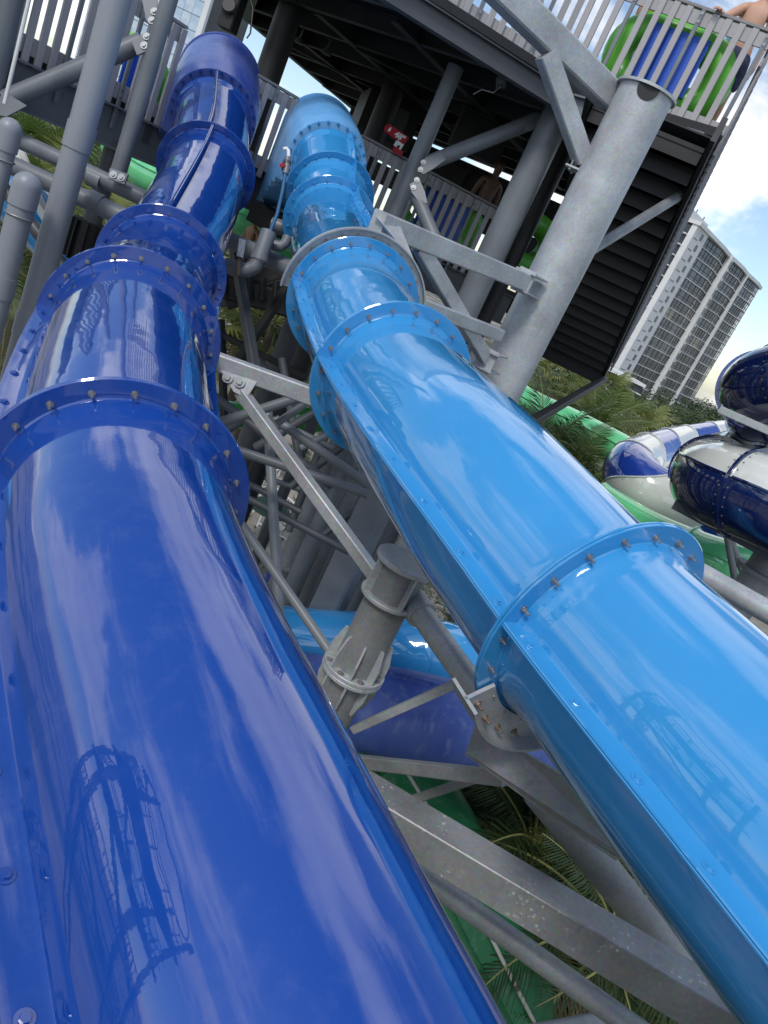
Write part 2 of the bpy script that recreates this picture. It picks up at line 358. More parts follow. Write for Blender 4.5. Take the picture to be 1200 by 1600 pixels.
def slide(name, label, cat, keys, R, mat, joints, hood=None, seams=None, fl=.095, bolts=20, headkey='dark_blue', seam_step=.26, band=True, bolt_me=None, dull=None, smooth_it=30, n=64, seam_w=.085, cut=None, group=None):
    """keys: world points from top to bottom; joints: key indices that carry ring flanges; seams: angles (deg) per section"""
    pts, ki = catmull(keys); pts = smooth_pts(pts, smooth_it); fr = frames(pts)
    root = thing(name, label, cat, (pts[-1].x, pts[-1].y, min(p.z for p in pts)-R), group)
    bounds = [0]+[ki[j] for j in joints if 0 < j < len(keys)-1]+[len(pts)-1]
    bounds = sorted(set(bounds))
    for q in range(len(bounds)-1):
        i0, i1 = bounds[q], bounds[q+1]
        if i1-i0 < 3: continue
        st = (pts[i0+1]-pts[i0]).length; nb = max(1, int(.075/st))
        def rad(k, K, nb=nb):
            e = min(k, K-1-k)
            return R+.016*max(0, min(1, (nb-e)/1.5+.5)) if band else R
        ang = seams[min(q, len(seams)-1)] if seams else [0, 180]
        a_s = sorted(math.radians(x) % (2*PI) for x in ang)
        mm = mat
        if hood and q < hood: mm = dull or mat
        for k in range(len(a_s)):                       # one shell for each half
            A0 = a_s[k]; A1 = a_s[(k+1) % len(a_s)]
            if A1 <= A0: A1 += 2*PI
            sh = arc_mesh(pts, fr, i0, i1, rad, A0, A1, n=max(12, int(n*(A1-A0)/(2*PI)))).build('half_shell', mm, root, 40)
        for a in a_s:                                   # longitudinal bolted seam flanges
            for side in (-1, 1):
                b = MB(); vs = []; step = 2
                ids = list(range(i0, i1+1, step))
                if ids[-1] != i1: ids.append(i1)
                for i in ids:
                    t, s, u = fr[i]
                    rd = s*math.cos(a)+u*math.sin(a); tg = -s*math.sin(a)+u*math.cos(a)
                    for (r_, h_) in ((R-.004, .001), (R+seam_w, .001), (R+seam_w+.002, .004), (R+seam_w, .010), (R+.012, .011), (R-.004, .020)):
                        vs.append(pts[i]+rd*r_+tg*(h_*side))
                fs = []
                for g in range(len(ids)-1):
                    for j in range(6): fs.append([g*6+j, g*6+(j+1) % 6, g*6+6+(j+1) % 6, g*6+6+j])
                fs += [list(range(6)), list(range(len(ids)*6-6, len(ids)*6))]
                b.add(vs, fs); b.build('seam_flange', mm, root, 30)
            acc = .13
            for i in range(i0+1, i1):
                acc += (pts[i]-pts[i-1]).length
                if acc >= seam_step:
                    acc = 0; t, s, u = fr[i]
                    rd = s*math.cos(a)+u*math.sin(a); tg = -s*math.sin(a)+u*math.cos(a)
                    if tg.z < 0 or abs(math.cos(a)) < .5: tg = -tg
                    if abs(math.cos(a)) < .5: tg = s if tg.dot(s) > 0 else -s; 
                    p = pts[i]+rd*(R+seam_w*.56)+tg*.0105
                    inst('bolt', HEAD[headkey], root, mat_axes(p, tg, rd))
    for j in joints:
        i = ki[j]; t, s, u = fr[i]; c = pts[i]
        for sg in (-1, 1):
            b = MB(); h0, h1 = sg*.001, sg*.013
            b.lathe(c, t, [(R-.01, h0), (R+fl-.003, h0), (R+fl, h0+sg*.003), (R+fl, h1-sg*.003), (R+fl-.003, h1), (R+.022, h1), (R+.010, h1+sg*.010), (R-.01, h1+sg*.012)], 96, closed_prof=True)
            b.build('ring_flange', dull if (hood and dull and j == joints[0] and hood > 0 and False) else mat, root, 30)
        if bolts:
            for k in range(bolts):
                a = 2*PI*(k+.5)/bolts; d = s*math.cos(a)+u*math.sin(a)
                inst('bolt', bolt_me or (HEAD[headkey] if joints.index(j) < 2 else random.choice(BOLTS)), root, mat_axes(c+d*(R+fl*.45)+t*.013, t+V((random.uniform(-.06, .06), random.uniform(-.06, .06), random.uniform(-.06, .06))), d)@Matrix.Rotation(random.uniform(0, 1), 4, 'Z'))
                if d.z > -.3: inst('bolt', HEAD[headkey], root, mat_axes(c+d*(R+fl*.45)-t*.013, -t, d)) if j in joints[2:5] else None
    return root, pts, fr, ki
R0 = 0.42
# dark blue: nearest slide
dk = [at(343, 126, 10.0), at(338, 140, 9.3), at(333, 182, 8.7), at(322, 270, 7.8), at(252, 424, 5.9), at(204, 526, 4.3), at(183, 776, 2.9), rel(-.62, 2.10, -1.36), rel(.02, 1.37, -1.46), rel(.95, .35, -1.6), rel(2.2, -1.2, -1.8), rel(3.6, -3.4, -2.3), rel(4.4, -6.5, -3.2)]
DKS, dkp, dkf, dki = slide('water_slide', 'dark royal blue enclosed tube slide with bolted ring joints, nearest the viewer', 'water slide', dk[2:], R0, M['dark_blue'], [1, 2, 3, 4, 8], seams=[[75, 255], [80, 260], [0, 180], [0, 180]], headkey='dark_blue')
lk = [at(498, 212, 10.6), at(505, 225, 9.9), at(511, 258, 9.1), at(516, 306, 8.6), at(515, 352, 8.1), at(551, 476, 5.7), at(612, 600, 4.55), at(750, 772, 3.43), at(925, 985, 2.85), rel(1.30, 2.16, -1.01), rel(2.0, 1.25, -1.10), rel(3.1, -.1, -1.25), rel(4.6, -2.2, -1.6), rel(5.6, -5.6, -2.4)]
LBS, lbp, lbf, lbi = slide('water_slide', 'light blue enclosed tube slide with bolted ring joints and a grey collar', 'water slide', lk[2:], R0, M['light_blue'], [1, 2, 3, 4, 6, 9], seams=[[100, 280], [100, 280], [105, 285], [0, 180]], headkey='light_blue')
# ------------------------------------------------------------------ hoods at the slide mouths
def hood(root, c0, c1, mat, r=.53, leg=.42, drop=.9):
    t, s, u = frame(c1-c0)
    def shape(a, k):
        ca, sa = math.cos(a), math.sin(a)
        if sa >= 0: return r
        return min(r/max(1e-6, abs(ca)), (leg+drop*k)/max(1e-6, abs(sa)))
    n = 72; b = MB(); vs = []; fs = []
    K = 10
    for q in range(K+1):
        k = q/K; bulge = 1+.03*math.sin(k*PI)-.06*max(0, .25-k)/.25
        for j in range(n):
            a = 2*PI*j/n; R_ = shape(a, k)*bulge
            vs.append(c0+(c1-c0)*k+s*(R_*math.cos(a))+u*(R_*math.sin(a)))
    for q in range(K):
        fs += [[q*n+j, q*n+(j+1) % n, (q+1)*n+(j+1) % n, (q+1)*n+j] for j in range(n)]
    b.add(vs, fs)
    b.build('hood', mat, root, 30)
    b = MB(); vs = []
    for j in range(n):                                   # front plate round the tube
        a = 2*PI*j/n; d = s*math.cos(a)+u*math.sin(a); vs += [c0+d*(R0-.02), c0+d*(shape(a, 0)*.94)]
    b.add(vs, [[2*j, 2*j+1, (2*j+3) % (2*n), (2*j+2) % (2*n)] for j in range(n)])
    hp = b.build('hood_front', mat, root, 0)
    b = MB(); b.path([c1+s*(shape(2*PI*j/n, 1)*math.cos(2*PI*j/n))+u*(shape(2*PI*j/n, 1)*math.sin(2*PI*j/n)) for j in range(n)], .02, 6, True)
    b.build('hood_lip', mat, root)
    for j in range(16):
        a = PI*(-.1+1.2*j/15); d = s*math.cos(a)+u*math.sin(a)
        inst('bolt', HEAD['dark_blue' if root is DKS else 'light_blue'], root, mat_axes(c0+d*(R0+.055)-t*.004, -t, d))
hood(DKS, dk[2], dk[0]+V((0, 0, .02)), M['dark_blue_dull'], .53)
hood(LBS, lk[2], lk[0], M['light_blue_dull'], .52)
# grey steel collar round the light blue slide
i = lbi[3]; t, s, u = lbf[i]; c = lbp[i]-t*.03
COL_C, COL_T, COL_S, COL_U = c, t, s, u
b = MB(); b.lathe(c, t, [(R0+.02, -.012), (R0+.148, -.012), (R0+.148, .0), (R0+.155, .0), (R0+.155, .035), (R0+.143, .035), (R0+.143, .004), (R0+.02, .004)], 64, a0=math.radians(-8), a1=math.radians(196), closed_prof=True)
b.build('support_collar', M['galv'], LBS, 30)
for k in range(14):
    a = PI*(k+.2)/13.4; d = s*math.cos(a)+u*math.sin(a); inst('bolt', BOLT, LBS, mat_axes(c+d*(R0+.10)+t*.004, t, d))
# hose with valve beside the light blue mouth
hose = thing('water_valve', 'blue hose with red valve handle clipped beside the light blue mouth', 'valve', at(438, 300, 8.3))
pp = [at(449, 238, 8.4), at(446, 232, 8.42), at(450, 243, 8.4)]
b = MB(); b.path(smooth_pts([at(443, 233, 8.4), at(448, 231, 8.4), at(452, 234, 8.4), at(451, 243, 8.4), at(449, 262, 8.4)], 1), .022, 12); b.build('elbow', M['white'], hose)
T('valve_body', at(450, 246, 8.4), at(446, 272, 8.38), .036, M['grey'], hose)
T('collar', at(449, 252, 8.4), at(448, 256, 8.4), .048, M['grey_dark'], hose)
T('collar', at(447, 263, 8.4), at(446, 267, 8.4), .048, M['grey_dark'], hose)
B('handle', at(437, 259, 8.35), at(446, 257, 8.35), .03, .04, M['red'], hose)
b = MB(); b.path([at(446, 270, 8.38), at(441, 300, 8.3), at(433, 335, 8.2), at(422, 362, 8.1)], .021, 12); b.build('hose', paint('blue_rubber', (.03, .12, .26, 1)), hose)

# ------------------------------------------------------------------ steel helper: pixel strut
def bolts_on(parent, p, axis, du, dv, pts, me=BIG):
    for a, b_ in pts: inst('bolt', me, parent, mat_axes(p+du*a+dv*b_, axis))
def strutT(nm, x0, y0, d0, x1, y1, d1, wpx, mat, parent, ext=0):
    p0, p1 = at(x0, y0, d0), at(x1, y1, d1); r = wpx/2/F*(d0+d1)/2
    return T(nm, p0, p1, r, mat, parent)
def strutB(nm, x0, y0, d0, x1, y1, d1, wpx, mat, parent, up=Z, k=1.0):
    p0, p1 = at(x0, y0, d0), at(x1, y1, d1); w_ = wpx/F*(d0+d1)/2
    return B(nm, p0, p1, w_, w_*k, mat, parent, up)
GZ = -CAMZ
def vert(p, z0, z1, r, nm, mat, parent, n=28):
    return T(nm, V((p.x, p.y, CAMZ+z0)), V((p.x, p.y, CAMZ+z1)), r, mat, parent, n=n)
def zon(p, px, py):
    """height (relative to camera) where the pixel's ray passes nearest the vertical through p"""
    r = ray(px, py); k = (p.x*r.x+p.y*r.y)/(r.x**2+r.y**2); return r.z*k

# ------------------------------------------------------------------ big galvanised column with arms
gc = at(897, 370, 7.7); gtop = zon(gc, 1003, 140)
GC = thing('support_column', 'tall thick galvanised round column carrying arms to the light blue slide', 'column', V((gc.x, gc.y, 0)))
RC = .275
b = MB(); n = 64; vs = []; tilt = .10
for zq in (GZ, -6, 0, gtop-.02):
    for j in range(n):
        a = 2*PI*j/n; vs.append(V((gc.x+RC*math.cos(a), gc.y+RC*math.sin(a), CAMZ+zq)))
fs = [[q*n+j, q*n+(j+1) % n, (q+1)*n+(j+1) % n, (q+1)*n+j] for q in range(3) for j in range(n)]
b.add(vs, fs); b.build('shaft', M['galv'], GC)
b = MB(); b.lathe(V((gc.x, gc.y, CAMZ+gtop-.02)), Z, [(RC-.03, 0), (RC+.035, 0), (RC+.035, .025), (RC-.03, .025)], 64, closed_prof=True); b.build('top_flange', M['galv'], GC)
b = MB(); b.lathe(V((gc.x, gc.y, CAMZ+gtop-.02)), Z, [(0, .006), (RC-.03, .006)], 48); b.build('cap_plate', M['galv_dark'], GC, 0)
# dark notch at the rim
nd = (CAM-V((gc.x, gc.y, CAMZ))).normalized(); nx = nd.cross(Z)
np_ = V((gc.x, gc.y, CAMZ+gtop-.02))+nd*(RC-.02)
b = MB(); pr = []
for k in range(13):
    a = PI*k/12; pr.append(np_+nx*(.11*math.cos(a))+V((0, 0, -.13*math.sin(a))))
b.prism(pr, nd*.024); b.build('drain_notch', M['black'], GC, 0)
def arm(x0, y0, d0, x1, y1, d1, wpx, nm='arm', mat='galv', k=1.15):
    return strutB(nm, x0, y0, d0, x1, y1, d1, wpx, M[mat], GC, k=k)
arm(760, -38, 6.5, 955, 152, 7.45, 36)
arm(853, 84, 6.95, 911, 250, 7.5, 25, 'brace')
arm(590, 346, 5.75, 822, 441, 7.45, 26)
arm(655, 384, 6.2, 760, 562, 7.45, 19, 'brace')
arm(652, 474, 6.2, 778, 522, 7.45, 22, 'arm', k=.9)
for (px_, py_, d_) in ((962, 158, 7.48), (908, 253, 7.55), (822, 441, 7.47), (762, 563, 7.47)):
    p = at(px_, py_, d_); di = (V((gc.x, gc.y, p.z))-p); di.z = 0; di.normalize(); sd = di.cross(Z)
    for zz_ in (-.09, .09):
        BOX('gusset_plate', p+di*.05+V((0, 0, zz_)), di*.16, sd*.12, Z*.009, M['galv'], GC)
    BOX('end_plate', p-di*.06, di*.009, sd*.1, Z*.12, M['galv'], GC)
# link from the collar to the arm
d_ = (COL_S*-.72+COL_U*.69).normalized(); pc = COL_C+d_*(R0+.14)
b = MB(); side = COL_T
q0 = at(585, 335, 5.72); q1 = at(625, 352, 5.85); q2 = COL_C+(COL_S*-.55+COL_U*.83).normalized()*(R0+.15); q3 = COL_C+(COL_S*-.8+COL_U*.6).normalized()*(R0+.15)
b.prism([q0, q1, q3, q2], COL_T*.02); b.build('link_plate', M['galv'], GC, 0)
# ------------------------------------------------------------------ lower flanged column
fc = at(570, 1010, 4.25)
FC = thing('support_column', 'galvanised column with flanges and stiffener fins between the two near slides', 'column', V((fc.x, fc.y, 0)))
zt = zon(fc, 622, 872); z2 = zon(fc, 600, 928); z3 = zon(fc, 563, 1047)
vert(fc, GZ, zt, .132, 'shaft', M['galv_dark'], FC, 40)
def ringf(z, r0, r1, h, nm='flange'):
    b = MB(); b.lathe(V((fc.x, fc.y, CAMZ+z)), Z, [(r0, -h), (r1-.003, -h), (r1, -h+.003), (r1, h-.003), (r1-.003, h), (r0, h)], 56, closed_prof=True); return b.build(nm, M['galv'], FC)
ringf(zt, .0, .178, .013); ringf(z2, .12, .172, .012); ringf(z3, .12, .19, .012); ringf(z3-.027, .12, .19, .012)
for k in range(4):
    a = 2*PI*k/4+.5; d = V((math.cos(a), math.sin(a), 0))
    BOX('stiffener', V((fc.x, fc.y, CAMZ+(zt+z2)/2))+d*.15, d*.022, d.cross(Z)*.006, Z*(zt-z2)*.47, M['galv'], FC)
for k in range(8):
    a = 2*PI*k/8; d = V((math.cos(a), math.sin(a), 0)); x = d.cross(Z)*.006; c0 = V((fc.x, fc.y, CAMZ+z3))
    b = MB(); b.prism([c0+d*.125+x+Z*.014, c0+d*.182+x+Z*.014, c0+d*.182+x+Z*.10, c0+d*.150+x+Z*.22, c0+d*.125+x+Z*.22], -x*2); b.build('stiffener', M['galv'], FC, 0)
    b = MB(); b.prism([c0+d*.125+x-Z*.041, c0+d*.182+x-Z*.041, c0+d*.182+x-Z*.12, c0+d*.150+x-Z*.24, c0+d*.125+x-Z*.24], -x*2); b.build('stiffener', M['galv'], FC, 0)
    a += PI/8; d = V((math.cos(a), math.sin(a), 0)); inst('bolt', MID, FC, mat_axes(c0+d*.162+Z*.012, Z)) 
for (px_, py_, d_, w_) in ((655, 955, 4.1, .07),):
    p = at(px_, py_, d_); di = (V((fc.x, fc.y, p.z))-p).normalized(); BOX('gusset_plate', p+di*.05, di*.10, di.cross(Z)*.008, Z*.06, M['galv'], FC)
strutT('arm', 643, 938, 4.15, 780, 1130, 3.45, 40, M['galv'], FC)
strutT('arm_collar', 643, 938, 4.15, 660, 962, 4.06, 48, M['galv'], FC)
strutB('brace', 552, 1140, 4.4, 722, 1064, 4.1, 13, M['galv'], FC)
# saddle below the near ring joint of the light blue slide
i = lbi[6]; t, s, u = lbf[i]; c = lbp[i]
SAD = thing('slide_saddle', 'curved galvanised saddle bolted under the near ring joint of the light blue slide', 'bracket', c+V((0, 0, -.9)))
b = MB(); b.lathe(c+t*.03, t, [(R0+.03, -.010), (R0+.155, -.010), (R0+.155, .006), (R0+.03, .006)], 28, a0=math.radians(-38), a1=math.radians(-150), closed_prof=True); b.build('saddle_plate', M['galv'], SAD, 30)
b = MB(); b.lathe(c+t*.03, t, [(R0+.143, -.10), (R0+.157, -.10), (R0+.157, .075), (R0+.143, .075)], 28, a0=math.radians(-38), a1=math.radians(-150), closed_prof=True); b.build('saddle_rim', M['galv'], SAD, 30)
for k in range(8):
    a = math.radians(-44-13*k); d = s*math.cos(a)+u*math.sin(a); inst('bolt', RBOLT, SAD, mat_axes(c+d*(R0+.112)+t*.036, t, d))
# arm plate of the saddle, running under the tube
a = math.radians(-42); d = s*math.cos(a)+u*math.sin(a)
pA = c+d*(R0+.16)+t*.03
b = MB(); poly = [at(728, 1176, 3.12), at(742, 1132, 3.12), at(800, 1165, 3.1), at(900, 1225, 3.0), at(985, 1345, 2.95), at(960, 1338, 2.98), at(860, 1272, 3.05), at(780, 1213, 3.1)]
b.prism(poly, V((.02, .03, -.01))); b.build('arm_plate', M['galv_dark'], SAD, 0)
b = MB(); b.prism([at(728, 1176, 3.12), at(780, 1213, 3.1), at(860, 1272, 3.05), at(965, 1342, 2.97), at(965, 1342, 3.17), at(860, 1272, 3.25), at(780, 1213, 3.3), at(728, 1176, 3.32)], V((0, 0, -.012))); b.build('arm_flange', M['galv_dark'], SAD, 0)
# low beams and pipes at the bottom
LB = thing('box_beam', 'stained galvanised box beam crossing below the two near slides', 'beam', at(880, 1420, 3.2))
b = MB(); b.beam(at(500, 1205, 3.62)*2.2-at(1330, 1705, 3.0)*1.2, at(1330, 1705, 3.0)*1.6-at(500, 1205, 3.62)*.6, .18, .18, Z, .005); b.build('beam', M['galv_spots'], LB, 0)
BP = thing('steel_pipe', 'round grey pipe running below the stained box beam', 'pipe', at(830, 1500, 3.9))
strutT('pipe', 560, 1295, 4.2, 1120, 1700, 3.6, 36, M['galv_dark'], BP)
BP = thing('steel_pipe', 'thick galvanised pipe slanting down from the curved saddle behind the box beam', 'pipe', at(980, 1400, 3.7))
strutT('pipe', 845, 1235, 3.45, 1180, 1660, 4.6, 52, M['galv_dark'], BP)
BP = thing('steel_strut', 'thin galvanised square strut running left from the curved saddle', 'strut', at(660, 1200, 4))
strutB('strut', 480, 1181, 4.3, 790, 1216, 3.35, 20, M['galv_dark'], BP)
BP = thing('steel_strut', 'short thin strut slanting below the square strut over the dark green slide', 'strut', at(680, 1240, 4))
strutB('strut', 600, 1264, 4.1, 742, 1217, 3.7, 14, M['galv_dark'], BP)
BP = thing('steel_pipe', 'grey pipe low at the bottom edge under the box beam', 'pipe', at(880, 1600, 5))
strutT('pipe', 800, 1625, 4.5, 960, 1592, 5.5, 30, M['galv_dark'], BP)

# ------------------------------------------------------------------ support lattice between the two slides
LT = thing('pipe_lattice', 'grey steel lattice of crossing pipes and struts between the two near slides', 'steel frame', V((at(450, 700, 9).x, at(450, 700, 9).y, 0)))
def lt(kind, *a, mat='grey', nm='strut'):
    (strutT if kind == 'T' else strutB)(nm, *a, M[mat], LT)
strutB('beam', 325, 560, 5.05, 505, 625, 5.05, 25, M['galv'], LT, k=1.1)
strutB('strut', 376, 612, 5.0, 590, 905, 4.5, 19, M['galv'], LT)
p = at(372, 598, 4.97); b = MB(); b.prism([at(345, 578, 4.95), at(402, 596, 4.95), at(385, 622, 4.95), at(365, 612, 4.95)], -FW*-.014); b.build('gusset_plate', M['galv'], LT, 0)
bolts_on(LT, at(356, 590, 4.94), -FW, RX, UX, ((0, 0), (.08, -.03)))
lt('T', 320, 668, 6.2, 495, 612, 6.2, 16)
lt('T', 360, 700, 6.0, 575, 772, 6.0, 15)
lt('T', 430, 655, 6.6, 582, 762, 6.6, 15)
lt('T', 310, 600, 7.2, 520, 760, 7.2, 14, mat='grey_dark')
lt('T', 380, 775, 7.5, 545, 862, 7.5, 12, mat='grey_dark')
lt('T', 372, 812, 5.8, 530, 1040, 5.4, 15)
lt('T', 418, 640, 6.6, 437, 980, 6.2, 16)
lt('T', 330, 690, 8.0, 400, 640, 8.0, 14, mat='grey_dark')
lt('T', 398, 700, 8.0, 500, 640, 8.0, 14, mat='grey_dark')
lt('B', 365, 380, 8.2, 402, 600, 7.6, 14, mat='grey_dark')
lt('B', 465, 425, 8.4, 372, 565, 8.4, 12, mat='black')
lt('B', 340, 520, 9, 480, 590, 9, 9, mat='black')
lt('B', 345, 500, 9, 352, 700, 9, 10, mat='black')
lt('T', 500, 615, 6.4, 420, 670, 6.4, 12)
p = at(415, 664, 6.15); b = MB(); b.prism([at(398, 652, 6.15), at(422, 648, 6.15), at(436, 668, 6.15), at(412, 680, 6.15)], FW*.012); b.build('gusset_plate', M['grey_dark'], LT, 0)
bolts_on(LT, at(412, 662, 6.14), -FW, RX, UX, ((0, 0), (.06, -.02)), MID)
# vertical legs running to the ground
def leg(px_, py_, d_, wpx, ztop, label, mat='grey', flange=None, square=False):
    p = at(px_, py_, d_); r = wpx/2/F*d_
    o = thing('steel_column', label, 'column', V((p.x, p.y, 0)))
    if square: B('shaft', V((p.x, p.y, 0)), V((p.x, p.y, CAMZ+ztop)), r*2, r*2, M[mat], o, V((.3, 1, 0)))
    else: vert(p, GZ, ztop, r, 'shaft', M[mat], o)
    zs = flange or []
    for z_ in zs:
        b = MB(); b.lathe(V((p.x, p.y, CAMZ+z_)), Z, [(r*.9, -.02), (r*1.35, -.02), (r*1.35, .02), (r*.9, .02)], 28, closed_prof=True); b.build('flange', M[mat], o)
    return o
leg(470, 830, 11, 30, -.6, 'flanged light grey round column standing far below between the slides', 'galv_dark', [zon(at(470, 830, 11), 472, 815), zon(at(470, 830, 11), 440, 880), zon(at(470, 830, 11), 520, 705)])
leg(488, 845, 10.2, 26, -.6, 'plain dark grey column right beside the flanged light grey column', 'grey')
leg(430, 800, 12.5, 18, -.6, 'slender dark grey column left of the flanged light grey column', 'grey_dark')
leg(545, 880, 8.6, 46, -.6, 'broad square dark grey column behind the finned galvanised column', 'grey', square=True)
leg(585, 900, 9.6, 34, -.6, 'dark grey column half hidden behind the broad square column', 'grey')
leg(515, 880, 15, 16, -1.4, 'thin far grey column among the white scaffold rods', 'grey')
leg(530, 815, 14, 20, -.8, 'second thin far grey column nearer the light blue slide', 'grey')
leg(545, 730, 12, 26, -.6, 'grey column right behind the crossing pipes near the light blue slide', 'galv_dark', [zon(at(545, 730, 12), 530, 765)])
leg(510, 735, 13.5, 20, -.6, 'dark column behind the crossing pipes right of the gusset', 'grey_dark')
leg(462, 590, 9.5, 30, -.5, 'black column standing in the gap right beside the bright palms', 'black')
leg(378, 720, 12, 34, -.4, 'dark column half hidden beside the dark blue ring joint', 'grey_dark')
for a in ((440, 560, 8.5, 470, 735, 8.5, 12), (545, 690, 9.5, 455, 760, 9.5, 12), (395, 640, 9, 520, 700, 9, 10), (350, 735, 9, 470, 800, 9, 11), (520, 650, 10, 450, 830, 10, 13), (400, 560, 9.4, 470, 640, 9.4, 12), (460, 600, 10.5, 560, 720, 10.5, 12), (590, 770, 9, 500, 840, 9, 10), (480, 560, 10.8, 425, 690, 10.8, 16), (560, 730, 11, 600, 850, 11, 9), (410, 745, 12, 500, 775, 12, 9), (470, 700, 8, 560, 655, 8, 11)):
    lt('T', *a, mat=random.choice(('grey', 'grey_dark', 'grey_dark')))
sc = thing('scaffold', 'far light grey scaffold rods standing on the ground between the slides', 'scaffold', V((at(540, 850, 22).x, at(540, 850, 22).y, 0)))
for a in ((505, 880, 560, 760), (540, 800, 500, 950), (490, 930, 540, 860), (520, 920, 600, 840), (485, 940, 505, 900), (500, 905, 530, 930), (470, 960, 500, 900), (520, 845, 575, 880), (560, 760, 540, 900), (512, 960, 540, 900), (575, 790, 552, 860), (505, 850, 560, 868), (545, 770, 560, 840)):
    strutT('rod', a[0], a[1], 19+random.random()*2, a[2], a[3], 19+random.random()*2, 4.5, M['galv'], sc)

# ------------------------------------------------------------------ lower slides
ls = [rel(-13, 9.5, -5.4), rel(-8.5, 9.3, -4.9), at(250, 985, 9.2), at(400, 998, 8.8), at(520, 1010, 8.5), at(662, 1022, 8.3), at(740, 1045, 8.6), at(830, 1100, 9.3), at(930, 1200, 10.6), at(1000, 1330, 13)]
slide('water_slide', 'lower light blue tube slide crossing behind the finned galvanised column', 'water slide', ls, .42, M['light_blue'], [1, 5], bolts=0, seams=[[0, 180]], headkey='light_blue', fl=.03, seam_w=.04, seam_step=.4, smooth_it=10)
ps = [rel(-12, 7.6, -6.0), rel(-7.5, 7.7, -5.2), at(300, 1060, 8.2), at(430, 1078, 7.7), at(560, 1102, 7.3), at(680, 1126, 7.2), at(800, 1155, 7.7), at(930, 1190, 8.8), at(1060, 1230, 10.5), at(1180, 1270, 13)]
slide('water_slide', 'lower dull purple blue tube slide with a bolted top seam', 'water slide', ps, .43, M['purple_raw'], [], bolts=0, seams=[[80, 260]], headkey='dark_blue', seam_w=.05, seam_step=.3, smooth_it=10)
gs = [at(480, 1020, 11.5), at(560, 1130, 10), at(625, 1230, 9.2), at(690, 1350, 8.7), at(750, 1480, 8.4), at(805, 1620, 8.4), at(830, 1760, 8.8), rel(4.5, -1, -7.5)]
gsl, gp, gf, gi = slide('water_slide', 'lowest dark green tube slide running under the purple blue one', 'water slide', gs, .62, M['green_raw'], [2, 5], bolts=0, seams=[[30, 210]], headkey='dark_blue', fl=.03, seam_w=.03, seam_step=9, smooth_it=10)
cd = thing('conduit_pipe', 'thin beige conduit strapped along the dark green slide', 'pipe', gp[0])
b = MB(); b.path([gp[i]+gf[i][1]*(.40+.07*math.sin(i*.05))+gf[i][2]*.53 for i in range(5, len(gp), 6)], .022, 8)
b.build('conduit', paint('beige_plastic', (.4, .4, .34, 1)), cd)
for i in range(20, len(gp), 25):
    T('clamp', gp[i]+gf[i][1]*(.40+.07*math.sin(i*.05))+gf[i][2]*.53-gf[i][0]*.03, gp[i]+gf[i][1]*(.40+.07*math.sin(i*.05))+gf[i][2]*.53+gf[i][0]*.03, .03, M['grey_dark'], cd)
# ------------------------------------------------------------------ slide tower: upper deck
ZU = 2.6                                       # underside of upper deck, relative to camera
UD = thing('tower_deck', 'dark upper platform of the slide tower seen from below with its joists', 'platform', rel(-2, 11, ZU))
up_poly = [atz(383, 10, ZU), atz(400, -60, ZU), atz(579, -60, ZU), atz(672, 0, ZU), atz(905, 150, ZU), atz(1118, 214, ZU), rel(1.5, 12.0, ZU), rel(1.2, 17.5, ZU), atz(562, 164, ZU)]
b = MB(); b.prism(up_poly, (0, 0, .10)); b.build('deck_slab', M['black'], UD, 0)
def edge_beam(p0, p1, h, w, mat, nm='edge_beam', dz=0):
    o = V((0, 0, dz-h/2)); b = MB(); b.ibeam(p0+o, p1+o, w, h, .022, .014); return b.build(nm, mat, UD, 0)
in_ = lambda p, k: p+(rel(-1.5, 12, p.z-CAMZ)-p).normalized()*k
e = [in_(p, .12) for p in up_poly]
for q in range(len(e)):
    edge_beam(e[q], e[(q+1) % len(e)], .24 if q in (2, 3, 4) else .2, .16, M['grey_dark'] if q != 4 else M['grey'], dz=-.005)
# joists and cross members hung below the slab
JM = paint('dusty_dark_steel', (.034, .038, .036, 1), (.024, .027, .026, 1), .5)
dirj = (atz(800, 124, ZU)-atz(440, 4, ZU)).normalized(); perp = V((-dirj.y, dirj.x, 0))
base = atz(560, 45, ZU)
def clip_poly(p, d):
    ts = []
    for q in range(len(up_poly)):
        a, c_ = up_poly[q], up_poly[(q+1) % len(up_poly)]; ed = c_-a; den = d.x*ed.y-d.y*ed.x
        if abs(den) < 1e-6: continue
        t_ = ((a.x-p.x)*ed.y-(a.y-p.y)*ed.x)/den; k_ = ((a.x-p.x)*d.y-(a.y-p.y)*d.x)/den
        if 0 <= k_ <= 1: ts.append(t_)
    return (min(ts), max(ts)) if len(ts) >= 2 else None
for q in range(-3, 8):
    p = base+perp*(q*1.05); r_ = clip_poly(p, dirj)
    if r_ and r_[1]-r_[0] > 1:
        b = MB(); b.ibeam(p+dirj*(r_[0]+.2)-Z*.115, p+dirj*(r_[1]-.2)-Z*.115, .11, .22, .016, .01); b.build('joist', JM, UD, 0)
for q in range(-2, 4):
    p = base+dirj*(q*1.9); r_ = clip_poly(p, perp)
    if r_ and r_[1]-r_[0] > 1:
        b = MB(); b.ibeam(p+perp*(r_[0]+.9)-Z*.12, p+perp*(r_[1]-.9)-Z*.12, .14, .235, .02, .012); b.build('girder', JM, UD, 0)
for q in range(-2, 2):                        # flat diagonal ties
    p = base+dirj*(q*1.5)+perp*(.1+1.05*(q % 3)); B('tie', p-Z*.25, p+dirj*1.3+perp*1.05-Z*.25, .08, .02, JM, UD)
